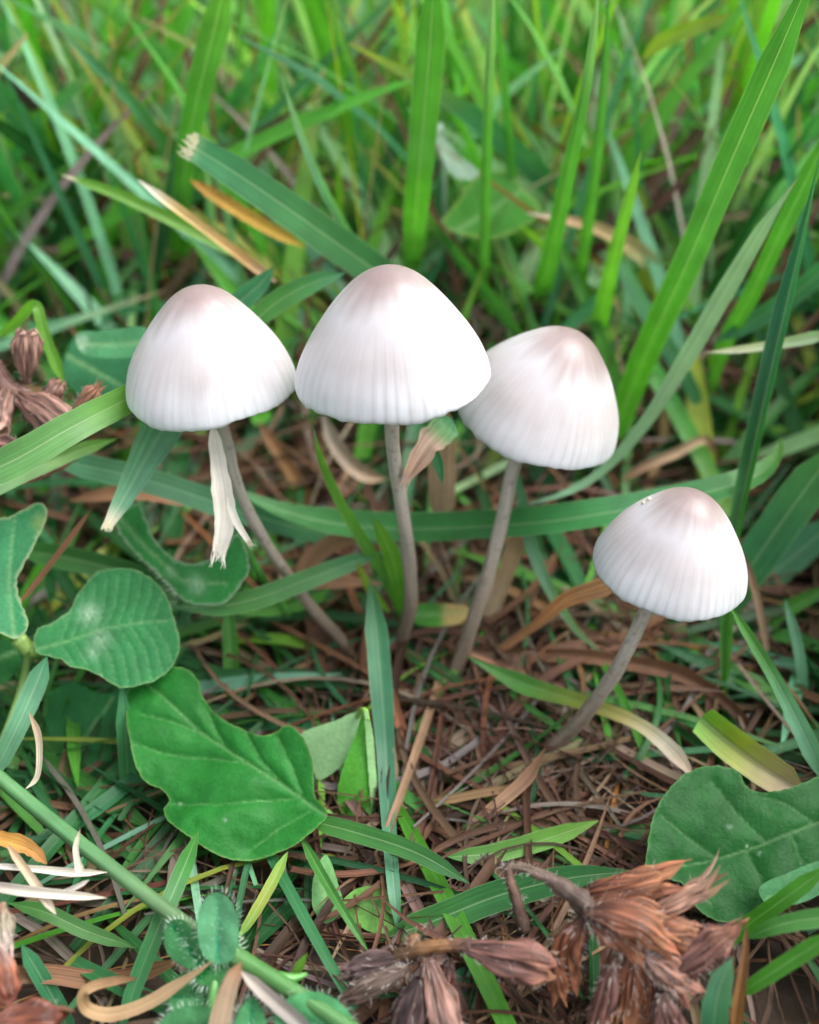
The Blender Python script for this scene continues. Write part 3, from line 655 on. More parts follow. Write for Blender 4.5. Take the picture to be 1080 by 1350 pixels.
blade('dark green blade lying behind the dried flower stalks', [(500, 1240), (570, 1215), (660, 1180), (750, 1158), (842, 1148)], [30, 38, 40, 32, 14], [(0, G), (0.5, (0.03, 0.16, 0.04)), (1, GD)], (5.9, 6.1, 6.0), fold=0.08)
blade('light green blade lying across the brown thatch', [(590, 1130), (650, 1125), (715, 1108), (790, 1082)], [18, 24, 26, 16], [(0, G), (1, GL)], (6.5, 6.7), fold=0.1)
blade('green blade lying low behind the blue-green vertical blade', [(400, 1080), (470, 1098), (550, 1125), (620, 1165)], [22, 26, 24, 14], [(0, G), (1, GD)], (6.7, 6.2), fold=0.1)
blade('bright forked blade rising below the large round leaf', [(935, 1265), (975, 1228), (1030, 1188), (1095, 1140)], [14, 21, 22, 22], GV, (5.5, 5.6, 5.5), fold=0.2)
blade('bright level blade branching below the large round leaf', [(985, 1238), (1020, 1222), (1060, 1213), (1110, 1207)], [10, 20, 24, 24], G, (5.35, 5.3), fold=0.15)
blade('lowest bright blade near the hairy dried flower', [(965, 1318), (1010, 1288), (1050, 1262), (1105, 1228)], [12, 20, 22, 22], GV, (4.95, 5.0), fold=0.2)
blade('short blue-green blade curving up beside the hairy dried flower', [(940, 1375), (943, 1335), (950, 1300), (966, 1262)], [32, 34, 30, 12], [(0, GB), (1, PB)], (4.7, 5.0), fold=0.1)
blade('yellow-green pointed blade with white tip in the upper lawn', [(982, 18), (940, 28), (900, 42), (868, 58), (845, 80)], [5, 16, 22, 20, 8], [(0, CREAM), (0.12, YG), (0.6, (0.26, 0.40, 0.03)), (1, YG)], (15.5, 16), fold=0.15)
blade('blurred green blade crossing diagonally in the upper lawn', [(830, -20), (790, 50), (735, 120), (690, 190), (640, 250)], [30, 34, 36, 34, 24], [(0, G), (1, GV)], (18, 19.5), fold=0.1)
blade('blurred bright blade beside the broad upright blade', [(585, 30), (598, 90), (612, 150), (628, 215)], [12, 20, 22, 14], GV, (17, 18), fold=0.1)
blade('blurred thin blade with bright tip crossing the upper lawn', [(405, 18), (445, 80), (485, 130), (520, 178), (545, 225)], [6, 12, 14, 14, 10], GV, (16.5, 17.5), fold=0.15)
blade('blurred stalk-like blade near the top between two narrow ones', [(705, -30), (710, 40), (714, 100), (716, 160)], [14, 16, 16, 12], (0.14, 0.33, 0.08), (19, 20), fold=0.25)
blade('blurred pale blade falling across the upper lawn', [(565, 60), (610, 92), (660, 120), (715, 140)], [16, 24, 24, 14], PB, (22, 22.5), fold=0.08)
blade('green blade leaning the other way behind the slanting long blade', [(810, 330), (838, 385), (870, 440), (905, 500), (935, 560)], [16, 20, 22, 20, 12], [(0, PB), (1, GB)], (13.4, 13), fold=0.1)
blade('blue-green blade in the upper corner right of the slanting long blade', [(1115, 330), (1060, 378), (1000, 420), (940, 452)], [24, 28, 24, 12], [(0, GB), (1, GB)], (12.5, 13), fold=0.1)
blade('green blade under the broad blade by the smallest cap', [(1100, 770), (1045, 800), (1000, 828), (955, 850)], [14, 20, 18, 10], GV, (9.9, 9.7), fold=0.2)
blade('blurred thin blade hanging at the edge beyond the smallest cap', [(1035, 790), (1052, 850), (1060, 920), (1056, 1000)], [10, 14, 13, 8], PB, (9.3, 8.2), fold=0.2)

# ------------------------------------------------------------------ withered blades and straws told apart
W = dict(name='withered_blade', cat='dead grass', mat=M_DRY)
blade('golden straw with a white cut tip above the bowed cap', [(181, 236), (225, 268), (285, 312), (330, 346), (365, 372)], [9, 12, 13, 14, 14], [(0, (0.85, 0.8, 0.72)), (0.15, CREAM), (0.3, (0.72, 0.52, 0.22)), (0.7, (0.62, 0.38, 0.14)), (1, PINK)], (12.1, 12.0), fold=0.35, **W)
blade('yellow-orange withered blade lying under the frayed green one', [(250, 236), (300, 268), (350, 298), (402, 326)], [14, 17, 17, 12], [(0, ORANGE), (1, (0.5, 0.33, 0.04))], (13.4, 13.2), fold=0.15, **W)
blade('flat tan straw standing between the tallest stem and the tilted stem', [(590, 540), (583, 590), (583, 640), (584, 690)], [30, 35, 35, 34], [(0, TAN), (1, (0.5, 0.36, 0.25))], (10.6, 10.7), fold=0.12, **W)
blade('torn blade end of green turning to pink fibres under the tallest cap', [(596, 552), (580, 568), (560, 592), (536, 632)], [38, 40, 32, 12], [(0, GB), (0.35, (0.18, 0.34, 0.14)), (0.55, PINK), (1, (0.62, 0.38, 0.26))], (9.4, 9.2, 9.0), fold=0.2, fray=(1, 16, PINK), wob=0.25, **W)
blade('little green shred hanging from the torn blade end', [(572, 590), (578, 612), (584, 640)], [10, 14, 2], GB, 9.15, name='grass_blade', cat='grass blade')
WS = dict(name='withered_blade', cat='dead grass', mat=M_STRAW)
blade('cream torn straw with split fibrous end below the bowed cap', [(279, 550), (286, 600), (293, 645), (296, 690), (289, 728)], [16, 19, 27, 26, 18], [(0, (0.9, 0.83, 0.72)), (1, (0.92, 0.86, 0.76))], (9.15, 8.7, 8.4), fold=0.35, fray=(1, 20, (0.92, 0.86, 0.76)), wob=0.2, **WS)
blade('small side splinter of the cream torn straw', [(300, 655), (312, 688), (329, 716)], [10, 10, 7], (0.92, 0.86, 0.76), 8.4, fray=(1, 9, CREAM), **WS)
blade('broad reddish-brown dead blade arching behind the smallest stem', [(540, 838), (620, 858), (720, 862), (810, 870), (885, 884), (950, 918), (995, 972), (1015, 1035)], [8, 14, 19, 20, 22, 16, 14, 6], [(0, (0.1, 0.05, 0.03)), (0.4, (0.2, 0.1, 0.055)), (0.7, (0.15, 0.07, 0.04)), (1, (0.1, 0.05, 0.03))], (9.3, 9.05, 8.6, 7.6), fold=0.3, wob=0.35, twist=0.5, **W)
blade('orange-brown dead blade curling up to the smallest cap', [(560, 905), (640, 868), (705, 825), (745, 792), (790, 776), (830, 765)], [8, 10, 12, 20, 26, 26], [(0, BROWN), (0.6, (0.5, 0.24, 0.10)), (1, (0.52, 0.28, 0.14))], (9.1, 9.2, 8.9, 8.7), fold=0.15, **W)
blade('thin brown dead stalk crossing above the serrated clover leaf', [(120, 672), (88, 715), (52, 762), (22, 800)], [7, 8, 8, 6], [(0, BROWN), (1, (0.40, 0.2, 0.11))], (9.0, 8.5), fold=0.4, **W)
blade('reddish dead blade lying behind the leaning cut blade', [(90, 660), (150, 650), (205, 652), (250, 668)], [10, 20, 18, 8], [(0, BROWN), (1, (0.45, 0.22, 0.12))], (10.5, 10.6), fold=0.1, **W)
blade('looped straw-brown dead blade curling at the bottom', [(282, 1266), (235, 1298), (190, 1325), (145, 1338), (115, 1330), (110, 1310), (128, 1298), (160, 1292), (185, 1290)], [14, 17, 18, 18, 17, 15, 13, 12, 10], [(0, TAN), (0.6, (0.40, 0.26, 0.13)), (1, BROWN)], (5.15, 4.95, 5.0, 5.3), fold=0.1, roll=0.3, **W)
blade('white straw lying level near the thorn', [(-30, 1140), (40, 1145), (95, 1150), (142, 1150)], [7, 8, 11, 6], [(0, (0.8, 0.76, 0.7)), (1, CREAM)], (5.9, 5.85), fold=0.35, **W)
blade('second white straw splinter below the level white straw', [(60, 1184), (95, 1172), (118, 1160)], [6, 7, 5], (0.75, 0.7, 0.64), 5.8, fold=0.3, **W)
blade('grey-white straw lying across the lower left edge', [(-30, 1165), (30, 1174), (90, 1180), (142, 1184)], [12, 14, 12, 5], [(0, GREY), (0.6, (0.7, 0.64, 0.55)), (1, CREAM)], (5.75, 5.65), fold=0.3, **W)
blade('pale straw piece slanting across the white straws', [(8, 1112), (32, 1145), (55, 1178), (74, 1206)], [8, 11, 12, 10], [(0, TAN), (1, (0.62, 0.52, 0.42))], (5.95, 5.6), fold=0.35, **W)
blade('thorn-like pale splinter standing on the white straw', [(106, 1092), (100, 1115), (102, 1136), (107, 1152)], [3, 7, 8, 15], [(0, (0.5, 0.3, 0.2)), (0.2, CREAM), (1, CREAM)], 5.8, fold=0.3, **W)
blade('thin bent pale straw near the light slanting blade', [(38, 938), (50, 968), (52, 1000), (48, 1026), (33, 1041)], [8, 9, 8, 7, 4], [(0, TAN), (0.4, (0.66, 0.56, 0.42)), (1, CREAM)], (6.8, 6.5), fold=0.3, **W)
blade('orange-brown ragged scrap by the white straws', [(-20, 1100), (20, 1110), (45, 1122), (62, 1140)], [18, 20, 18, 8], [(0, ORANGE), (1, (0.42, 0.2, 0.07))], (6.1, 5.95), fold=0.2, wob=0.3, **W)
blade('peach withered blade end lying over the runner', [(285, 1380), (292, 1340), (303, 1300), (318, 1268)], [30, 28, 22, 16], [(0, (0.7, 0.5, 0.36)), (0.6, (0.66, 0.45, 0.3)), (1, (0.42, 0.2, 0.1))], (4.65, 4.95), fold=0.1, **W)
blade('grey flattened stalk lying beneath the runner', [(315, 1278), (350, 1310), (390, 1345), (430, 1385)], [12, 18, 20, 20], [(0, GREY), (1, (0.2, 0.19, 0.18))], (5.0, 4.6), fold=0.3, **W)
blade('brown dead blade lying below the looped one', [(-20, 1288), (60, 1284), (150, 1292), (250, 1262)], [20, 24, 24, 16], [(0, BROWN), (1, (0.3, 0.15, 0.08))], (5.35, 5.5), fold=0.1, **W)
blade('pale tan straw standing behind the vertical blue-green blade', [(520, 985), (518, 1040), (516, 1090), (520, 1150)], [12, 14, 13, 8], [(0, TAN), (0.5, (0.62, 0.48, 0.34)), (1, TAN)], (7.6, 6.6), fold=0.2, **W)
blade('curved tan dead blade in the brown thatch', [(520, 1090), (570, 1105), (610, 1098), (650, 1065), (695, 1025), (720, 985)], [14, 16, 15, 16, 18, 12], [(0, BROWN), (0.5, (0.48, 0.30, 0.19)), (1, BROWN)], (6.9, 6.9, 7.3), fold=0.2, **W)
blade('red-brown dead blade hanging near the vertical blue-green blade', [(512, 895), (525, 945), (538, 985), (548, 1028)], [10, 14, 12, 4], [(0, BROWN), (1, (0.42, 0.12, 0.06))], (8.3, 7.6), fold=0.2, **W)
blade('grey-tan dead stem piece lying in the thatch', [(520, 1040), (560, 1028), (605, 1012)], [14, 16, 10], GREY, (7.3, 7.5), fold=0.35, **W)
blade('tan dead blade slanting in the gap under the tilted stem', [(700, 670), (680, 720), (655, 790), (632, 850)], [18, 24, 20, 12], [(0, BROWN), (0.5, TAN), (1, (0.5, 0.42, 0.3))], (10.2, 9.7), fold=0.1, **W)
blade('pinkish curled dead blade behind the bright shoot', [(500, 705), (450, 712), (412, 735), (405, 762), (440, 765), (510, 770)], [14, 22, 26, 26, 22, 14], [(0, BROWN), (0.5, (0.45, 0.24, 0.15)), (1, (0.5, 0.25, 0.15))], (10.2, 10.0, 9.9), fold=0.1, **W)
blade('orange-brown dead stalk behind the gap of the two tall caps', [(340, 555), (370, 600), (395, 640), (420, 690)], [12, 16, 18, 14], [(0, BROWN), (1, (0.45, 0.24, 0.08))], (12.5, 12), fold=0.2, **W)
blade('pale brown dead stem bent in the gap beside the tallest stem', [(425, 545), (445, 590), (475, 622), (510, 632)], [16, 20, 20, 14], [(0, GREY), (1, (0.38, 0.26, 0.16))], (12, 11.8), fold=0.3, **W)
blade('thin brown dead blade slanting beside the smallest cap', [(962, 700), (990, 760), (1005, 820), (1015, 885)], [8, 10, 9, 6], [(0, BROWN), (1, (0.5, 0.36, 0.24))], (9.8, 9.0), fold=0.2, **W)
blade('pointed pinkish dead blade behind the two narrow upright ones', [(692, 280), (740, 288), (790, 302), (840, 330), (885, 372)], [4, 10, 16, 24, 22], [(0, CREAM), (0.3, (0.55, 0.34, 0.2)), (0.7, (0.45, 0.36, 0.16)), (1, PALE)], (14, 14.5), fold=0.15, **W)
blade('level brown dead blade in the lawn right of the tilted cap', [(810, 640), (850, 615), (890, 598), (930, 580), (950, 610)], [8, 12, 13, 12, 8], [(0, BROWN), (0.6, (0.52, 0.36, 0.22)), (1, BROWN)], (12, 12.4), fold=0.2, **W)
blade('blurred tan dead stalk standing in the upper lawn', [(862, -30), (855, 60), (848, 110), (840, 170)], [12, 14, 18, 22], [(0, PINK), (1, (0.5, 0.28, 0.15))], (21, 21.5), fold=0.3, **W)
blade('blurred pinkish dead blade leaning behind the arching fine-tipped blade', [(75, -20), (98, 60), (115, 110), (128, 150)], [10, 14, 20, 14], [(0, GREY), (1, (0.62, 0.4, 0.25))], (18, 18.6), fold=0.15, **W)
blade('blurred tan dead blade slanting beside the tall blade', [(282, 68), (298, 100), (318, 132), (345, 175)], [12, 18, 16, 10], PINK, (18, 18.5), fold=0.15, **W)
blade('brown-orange narrow dead stalk beside the hairy dried flower', [(985, 1215), (982, 1265), (975, 1315), (968, 1370)], [4, 11, 15, 17], [(0, BROWN), (1, (0.36, 0.17, 0.05))], (5.2, 4.7), fold=0.35, **W)

# ------------------------------------------------------------------ broad leaves
def poly_dist(p, line):
    best = 1e9; bt = 0
    for k, (a, b) in enumerate(zip(line, line[1:])):
        dx, dy = b[0] - a[0], b[1] - a[1]; L2 = dx * dx + dy * dy
        t = max(0, min(1, ((p[0] - a[0]) * dx + (p[1] - a[1]) * dy) / max(L2, 1e-6)))
        d = math.hypot(p[0] - a[0] - t * dx, p[1] - a[1] - t * dy)
        if d < best: best = d; bt = (k + t) / (len(line) - 1)
    return best, bt
def inside(p, poly):
    c = False; j = len(poly) - 1
    for i in range(len(poly)):
        if (poly[i][1] > p[1]) != (poly[j][1] > p[1]) and p[0] < (poly[j][0] - poly[i][0]) * (p[1] - poly[i][1]) / (poly[j][1] - poly[i][1]) + poly[i][0]: c = not c
        j = i
    return c
def densify(poly, step, jag=0.0):
    v = [Vector((x, y, 0)) for x, y in poly]; out = []
    for i in range(len(v)):
        p0, p1, p2, p3 = v[i - 1], v[i], v[(i + 1) % len(v)], v[(i + 2) % len(v)]
        m = max(2, int((p2 - p1).length / step))
        for k in range(m):
            u = k / m
            q = 0.5 * ((2 * p1) + (p2 - p0) * u + (2 * p0 - 5 * p1 + 4 * p2 - p3) * u * u + (3 * p1 - p0 - 3 * p2 + p3) * u ** 3)
            out.append((q.x + R.uniform(-jag, jag), q.y + R.uniform(-jag, jag)))
    return out
def leaf_sheet(outline, anchor, normal, col, midrib=None, veins=(), edge=None, quilt=0.02, bow=0.0, curl=None, step=4.5, jag=0.5, veincol=0.45, blotch=(), vw=2.2, tint=None):
    """a leaf blade traced as an outline and laid on its own plane in space, with sunken veins and swollen tissue between them"""
    p0 = at(*anchor); n = Vector(normal).normalized()
    out = densify(outline, step * 1.1, jag)
    xs_ = [p[0] for p in out]; ys_ = [p[1] for p in out]
    pts = [Vector((x, y)) for x, y in out]; ne = len(pts)
    y = min(ys_); r = 0
    while y < max(ys_):
        x = min(xs_) + (step / 2 if r % 2 else 0)
        while x < max(xs_):
            q = (x + R.uniform(-.8, .8), y + R.uniform(-.8, .8))
            if inside(q, out) and poly_dist(q, out + out[:1])[0] > step * 0.6: pts.append(Vector(q))
            x += step
        y += step * 0.87; r += 1
    res = delaunay_2d_cdt(pts, [], [list(range(ne))], 1, 1e-4)
    b = MB(); k = depth_of(p0) / FPX; sd_ = R.uniform(0, 90)
    cx, cy = sum(xs_) / ne, sum(ys_) / ne
    lines = ([midrib] if midrib else []) + list(veins)
    W_, H_ = max(xs_) - min(xs_), max(ys_) - min(ys_)
    for vi, v in enumerate(res[0]):
        p = (v.x, v.y); P = on_plane(p[0], p[1], p0, n); h = 0.0; c = col
        ed = poly_dist(p, out + out[:1])[0]
        c = tuple(x * (1 + 0.12 * noise.noise(Vector((p[0] * 0.03, p[1] * 0.03, sd_)))) for x in c)
        if tint: c = tint(p, c)
        if lines:
            dm = [poly_dist(p, l) for l in lines]
            dmin = min(d for d, _ in dm)
            h += quilt * (1 - math.exp(-dmin / 9.0)) * (1 + 0.4 * noise.noise(Vector((p[0] * 0.05, p[1] * 0.05, sd_ + 5))))
            if midrib: f = math.exp(-(dm[0][0] / (vw * (1.35 - 0.7 * dm[0][1]))) ** 2)
            else: f = 0
            g = max([math.exp(-(d / (vw * 0.62)) ** 2) for d, _ in (dm[1:] if midrib else dm)] + [0]) * 0.6
            f = max(f, g) * veincol
            c = tuple(lerp(x, y_, f) for x, y_ in zip(c, (0.30, 0.48, 0.22)))
            if midrib: h += bow * (dm[0][0] * k) ** 2
        for bx, by, br, bs in blotch:
            f = math.exp(-(((p[0] - bx) ** 2 + (p[1] - by) ** 2) / br ** 2)) * bs * (0.6 + 0.5 * noise.noise(Vector((p[0] * 0.25, p[1] * 0.25, 2))))
            c = tuple(lerp(x, y_, max(0, min(1, f))) for x, y_ in zip(c, (0.45, 0.60, 0.45)))
        if edge and ed < 2.2: c = tuple(lerp(x, y_, 0.6 * (1 - ed / 2.2)) for x, y_ in zip(c, edge))  # paler margin: hairs and the lit thin edge, put into the colour
        h += 0.03 * noise.noise(Vector((p[0] * 0.018, p[1] * 0.018, sd_ + 9)))
        if curl: h += curl((p[0] - cx) / W_, (p[1] - cy) / H_)
        b.add(P + n * h, c, ((p[0] - min(xs_)) / 200, (p[1] - min(ys_)) / 200))
    for f in res[2]: b.f.append(tuple(f))
    return b, [on_plane(x, y, p0, n) for x, y in out], n
def petiole(root, pts, Y, r, cols, name='petiole', mat=None):
    m = len(pts); P = [at(q[0], q[1], stops([(k / (len(Y) - 1), v) for k, v in enumerate(Y)], i / (m - 1)) if isinstance(Y, tuple) else Y) for i, q in enumerate(pts)]
    b = MB(); b.tube(catmull(P, 20), [(0, r), (1, r)], cols if isinstance(cols, list) else [(0, cols), (1, cols)], nseg=8)
    return part(b, name, mat or M_STALK, root)

# clover leaf: the large serrated leaflet, the bitten leaflet beside it and the joint
P0 = at(40, 862, 8.05)
clover = thing('clover_plant', at(10, 1000, 7.4), 'clover with one large oval serrated leaflet and one narrow bitten leaflet', 'clover')
oval = [(45, 848), (51, 829), (68, 822), (90, 805), (100, 786), (114, 769), (128, 755), (155, 749), (184, 754), (206, 768), (222, 790), (229, 814), (237, 845), (232, 870), (218, 888), (198, 899), (165, 907), (150, 903), (131, 890), (110, 882), (92, 879), (82, 870), (65, 866), (50, 862)]
mid = [(48, 856), (90, 845), (140, 828), (190, 821), (232, 818)]
vs = []
for k in range(9):
    t = 0.16 + 0.085 * k; x = lerp(50, 230, t); y = stops([(0, 856), (0.23, 845), (0.5, 828), (0.77, 821), (1, 818)], t)
    vs.append([(x, y), (x + 12, y - 34), (x + 16, y - 70)]); vs.append([(x, y), (x + 20, y + 30), (x + 30, y + 75)])
cc = (0.032, 0.19, 0.06)
b, rim_, n_ = leaf_sheet(oval, (140, 830, 8.25), (0.12, -0.50, 0.86), cc, mid, vs, edge=(0.22, 0.34, 0.14), quilt=0.018, bow=-0.05, jag=1.0, veincol=0.32, vw=1.6, step=3.0, blotch=[(118, 808, 14, 0.7), (132, 843, 12, 0.55), (122, 862, 9, 0.4)])
part(b, 'leaflet', M_LEAF, clover)
b, _, _ = leaf_sheet([(-30, 676), (-5, 682), (10, 682), (30, 672), (50, 664), (60, 668), (61, 684), (48, 715), (32, 745), (22, 768), (28, 795), (38, 824), (22, 843), (5, 836), (-30, 825)], (20, 740, 8.5), (0.35, -0.5, 0.8), (0.03, 0.19, 0.072), [(20, 842), (12, 780), (15, 720), (20, 685)], edge=(0.4, 0.45, 0.25), quilt=0.02, jag=1.2, veincol=0.3,
                     tint=lambda p, c: tuple(lerp(x, y, max(0, 1 - math.hypot(p[0] - 54, p[1] - 690) / 18) * 0.5) for x, y in zip(c, (0.35, 0.40, 0.12))))
o = part(b, 'leaflet', M_LEAF, clover); o['label'] = 'narrow bitten leaflet with wavy edge'
petiole(clover, [(24, 842), (38, 856), (50, 855)], 8.15, 0.09, (0.25, 0.38, 0.10), name='joint')
petiole(clover, [(38, 855), (30, 900), (14, 950), (-10, 1010)], (8.15, 8.0, 7.2), 0.045, (0.18, 0.30, 0.09))
b, _, _ = leaf_sheet([(-40, 850), (-5, 842), (22, 850), (30, 870), (15, 895), (-10, 905), (-40, 900)], (-5, 872, 8.3), (-0.1, -0.4, 0.9), GD, [(30, 856), (-30, 880)], quilt=0.02)
part(b, 'leaflet', M_LEAF, clover)

# curled leaf with a bite under the torn straw
lf = thing('broad_leaf', at(250, 790, 9.1), 'dark green leaf with a bite hole curled under the cream torn straw', 'leaf')
crl = [(158, 692), (170, 676), (188, 671), (197, 688), (206, 712), (226, 734), (252, 744), (280, 738), (302, 720), (318, 708), (328, 730), (329, 756), (312, 780), (292, 795), (262, 796), (238, 788), (208, 757), (180, 730), (163, 708)]
b, _, _ = leaf_sheet(crl, (250, 755, 9.0), (-0.1, -0.55, 0.83), (0.03, 0.20, 0.045), [(165, 690), (195, 725), (240, 765), (300, 770)], edge=(0.35, 0.42, 0.3), quilt=0.02, jag=1.0, blotch=[(258, 770, 12, 0.6), (225, 755, 8, 0.4)], curl=lambda u, v: 0.25 * u * u - 0.2 * v)
sh = part(b, 'leaf_sheet', M_LEAF, lf)
h = MB()
for i in range(60):
    t = R.random(); x, y = lerp(160, 238, t), lerp(700, 788, t) + R.uniform(-3, 3)
    p = on_plane(x, y, at(250, 755, 9.0), Vector((-0.1, -0.55, 0.83)).normalized())
    h.hair(p, Vector((-0.6, -0.3, 0.3 + R.uniform(-.4, .4))).normalized(), R.uniform(0.04, 0.1), 0.003, (0.5, 0.6, 0.45))
part(h, 'hairs', M_HAIR, lf, under=sh, kind='stuff')
petiole(lf, [(318, 712), (345, 760), (380, 810)], (9.2, 9.5), 0.05, G)

# big notched leaf
lf = thing('broad_leaf', at(520, 1120, 6.7), 'large glossy notched leaf with a side lobe below the serrated clover leaflet', 'leaf')
big = [(172, 905), (200, 890), (230, 884), (250, 888), (264, 901), (271, 924), (290, 945), (320, 962), (348, 974), (366, 970), (386, 964), (404, 980), (415, 1010), (416, 1048), (432, 1074), (420, 1091), (390, 1115), (352, 1130), (320, 1136), (290, 1130), (258, 1110), (226, 1086), (216, 1067), (223, 1055), (214, 1042), (195, 1034), (183, 1013), (175, 975), (169, 940)]
midb = [(430, 1076), (380, 1040), (320, 1003), (265, 965), (215, 920), (190, 900)]
vb = [[(395, 1052), (350, 1056), (290, 1064), (230, 1060)], [(330, 1010), (280, 1000), (220, 995), (185, 985)], [(270, 968), (235, 955), (190, 945)], [(375, 1036), (345, 1005), (325, 968)], [(400, 1052), (385, 1010), (368, 975)], [(300, 990), (285, 965), (272, 935)], [(415, 1066), (370, 1090), (330, 1120)]]
bc = (0.02, 0.165, 0.026)
b, _, _ = leaf_sheet(big, (310, 1015, 7.05), (-0.08, -0.42, 0.90), bc, midb, vb, edge=(0.16, 0.28, 0.08), quilt=0.06, bow=0.03, jag=0.7, veincol=0.3, vw=1.7, step=3.2, blotch=[(300, 1085, 2.2, 0.8), (238, 1060, 2.0, 0.8)],
                     curl=lambda u, v: 0.12 * math.sin(u * 9 + v * 6) * 0.5 + (0.25 * max(0, u - 0.25) * max(0, 0.3 - v) * 6))
part(b, 'leaf_sheet', M_LEAF, lf)
petiole(lf, [(425, 1072), (455, 1090), (495, 1106), (540, 1128)], (7.0, 6.9, 6.7, 6.5), 0.075, [(0, (0.10, 0.26, 0.05)), (1, (0.14, 0.22, 0.05))])

# large round leaf
lf = thing('broad_leaf', at(1110, 1110, 6.2), 'large round-ended dark green leaf behind the dried flower head', 'leaf')
rnd = [(852, 1143), (854, 1110), (862, 1074), (877, 1046), (901, 1022), (925, 1011), (947, 1009), (965, 1013), (976, 1021), (980, 1034), (992, 1043), (1009, 1046), (1035, 1042), (1080, 1025), (1125, 1012), (1125, 1125), (1080, 1137), (1058, 1150), (1030, 1164), (1016, 1174), (1007, 1192), (992, 1207), (962, 1216), (937, 1210), (916, 1192), (901, 1165), (871, 1155)]
b, _, _ = leaf_sheet(rnd, (980, 1110, 6.25), (0.05, -0.40, 0.91), (0.009, 0.085, 0.014), [(1125, 1068), (1060, 1092), (1000, 1116), (940, 1134), (890, 1142)], [[(1070, 1088), (1030, 1060), (1000, 1050)], [(1010, 1112), (970, 1070), (940, 1030)], [(1040, 1100), (1055, 1140)], [(985, 1122), (1005, 1165), (1000, 1190)], [(950, 1132), (905, 1100), (872, 1075)]], edge=(0.08, 0.2, 0.06), quilt=0.035, bow=0.02, jag=1.0, veincol=0.2, vw=1.8, step=3.4, blotch=[(962, 1090, 3, 0.7), (985, 1115, 2, 0.7), (1000, 1125, 2, 0.6)],
                     curl=lambda u, v: -0.18 * u * u + 0.05 * math.sin(7 * u))
part(b, 'leaf_sheet', M_LEAF, lf)
petiole(lf, [(1115, 1070), (1160, 1060), (1220, 1080)], (6.25, 6.2, 5.9), 0.07, G)
# lower lobe half hidden below it
lf = thing('broad_leaf', at(1060, 1190, 5.8), 'small dull leaf lobe peeping out below the large round leaf', 'leaf')
b, _, _ = leaf_sheet([(1000, 1170), (1040, 1150), (1085, 1135), (1120, 1150), (1090, 1175), (1050, 1192), (1015, 1195)], (1050, 1168, 5.95), (0.1, -0.5, 0.85), (0.05, 0.18, 0.07), [(1110, 1150), (1010, 1185)])
part(b, 'leaf_sheet', M_LEAF, lf)

# folded clover leaf with two wings
lf = thing('folded_leaf', at(490, 1085, 6.9), 'small leaf folded like a tent beside the blue-green vertical blade', 'leaf')
b, _, _ = leaf_sheet([(482, 936), (440, 951), (396, 969), (404, 990), (412, 1012), (419, 1030), (438, 1020), (452, 1008), (466, 980)], (440, 980, 7.55), (-0.3, -0.62, 0.72), (0.26, 0.46, 0.22), [(480, 938), (440, 972), (410, 1000)], quilt=0.01, jag=1.0, veincol=0.15)
o = part(b, 'wing', M_LEAF, lf); o['label'] = 'pale upturned wing'
b, _, _ = leaf_sheet([(480, 938), (470, 966), (454, 1006), (445, 1040), (447, 1066), (460, 1081), (478, 1085), (490, 1084), (488, 1030), (484, 975)], (470, 1020, 7.25), (0.1, -0.85, 0.5), (0.075, 0.30, 0.035), [(482, 940), (472, 1080)], quilt=0.01, veincol=0.1)
part(b, 'wing', M_LEAF, lf)
b, _, _ = leaf_sheet([(482, 938), (486, 1000), (489, 1084), (496, 1050), (495, 990), (489, 950)], (490, 1010, 7.28), (0.75, -0.6, 0.3), (0.25, 0.45, 0.2), quilt=0.0)
part(b, 'wing', M_LEAF, lf)
petiole(lf, [(484, 950), (481, 937), (474, 940), (468, 960)], (7.5, 7.8), 0.035, (0.18, 0.36, 0.06))

# leaves in the shade beneath
def plain_leaf(label, outline, anchor, normal, col, mid_, **kw):
    a = at(*anchor); lf = thing('broad_leaf', a, label, 'leaf', kw.pop('group', None))
    b, _, _ = leaf_sheet(outline, anchor, normal, col, mid_, **kw)
    part(b, 'leaf_sheet', M_LEAF, lf)
    end = mid_[0]; q = on_plane(end[0], end[1], a, Vector(normal).normalized())
    t = MB(); t.tube(catmull([q, q + Vector((R.uniform(-.2, .2), 0.3, -0.4)), Vector((q.x + R.uniform(-.3, .3), q.y + 0.5, -0.1))], 10), [(0, 0.03), (1, 0.04)], [(0, col), (1, col)], nseg=6)
    part(t, 'petiole', M_STALK, lf)
SH = 'shaded leaves under the cluster'
plain_leaf('dark shaded leaf below the serrated clover leaflet', [(58, 925), (95, 900), (135, 915), (178, 905), (180, 960), (168, 1010), (148, 1062), (110, 1040), (84, 1010), (66, 970)], (115, 975, 7.95), (-0.1, -0.5, 0.85), (0.03, 0.16, 0.05), [(70, 1030), (150, 920)])
plain_leaf('soft green leaf low behind the blue-green vertical blade', [(452, 1190), (470, 1172), (500, 1170), (540, 1195), (562, 1228), (530, 1240), (490, 1230), (462, 1212)], (500, 1200, 6.2), (0, -0.4, 0.9), (0.12, 0.30, 0.06), [(550, 1220), (470, 1185)])
plain_leaf('small light green leaf below the thin hanging blade', [(412, 1170), (420, 1140), (432, 1128), (446, 1165), (452, 1200), (430, 1218), (414, 1200)], (428, 1178, 6.3), (0, -0.4, 0.9), (0.13, 0.31, 0.11), [(430, 1208), (428, 1150)])
plain_leaf('dark green leaf behind the dried flower and broad light blade', [(110, 440), (150, 452), (195, 480), (205, 520), (170, 540), (120, 530), (85, 500), (90, 460)], (145, 490, 11.5), (0, -0.6, 0.8), (0.03, 0.15, 0.06), [(90, 470), (190, 525)])
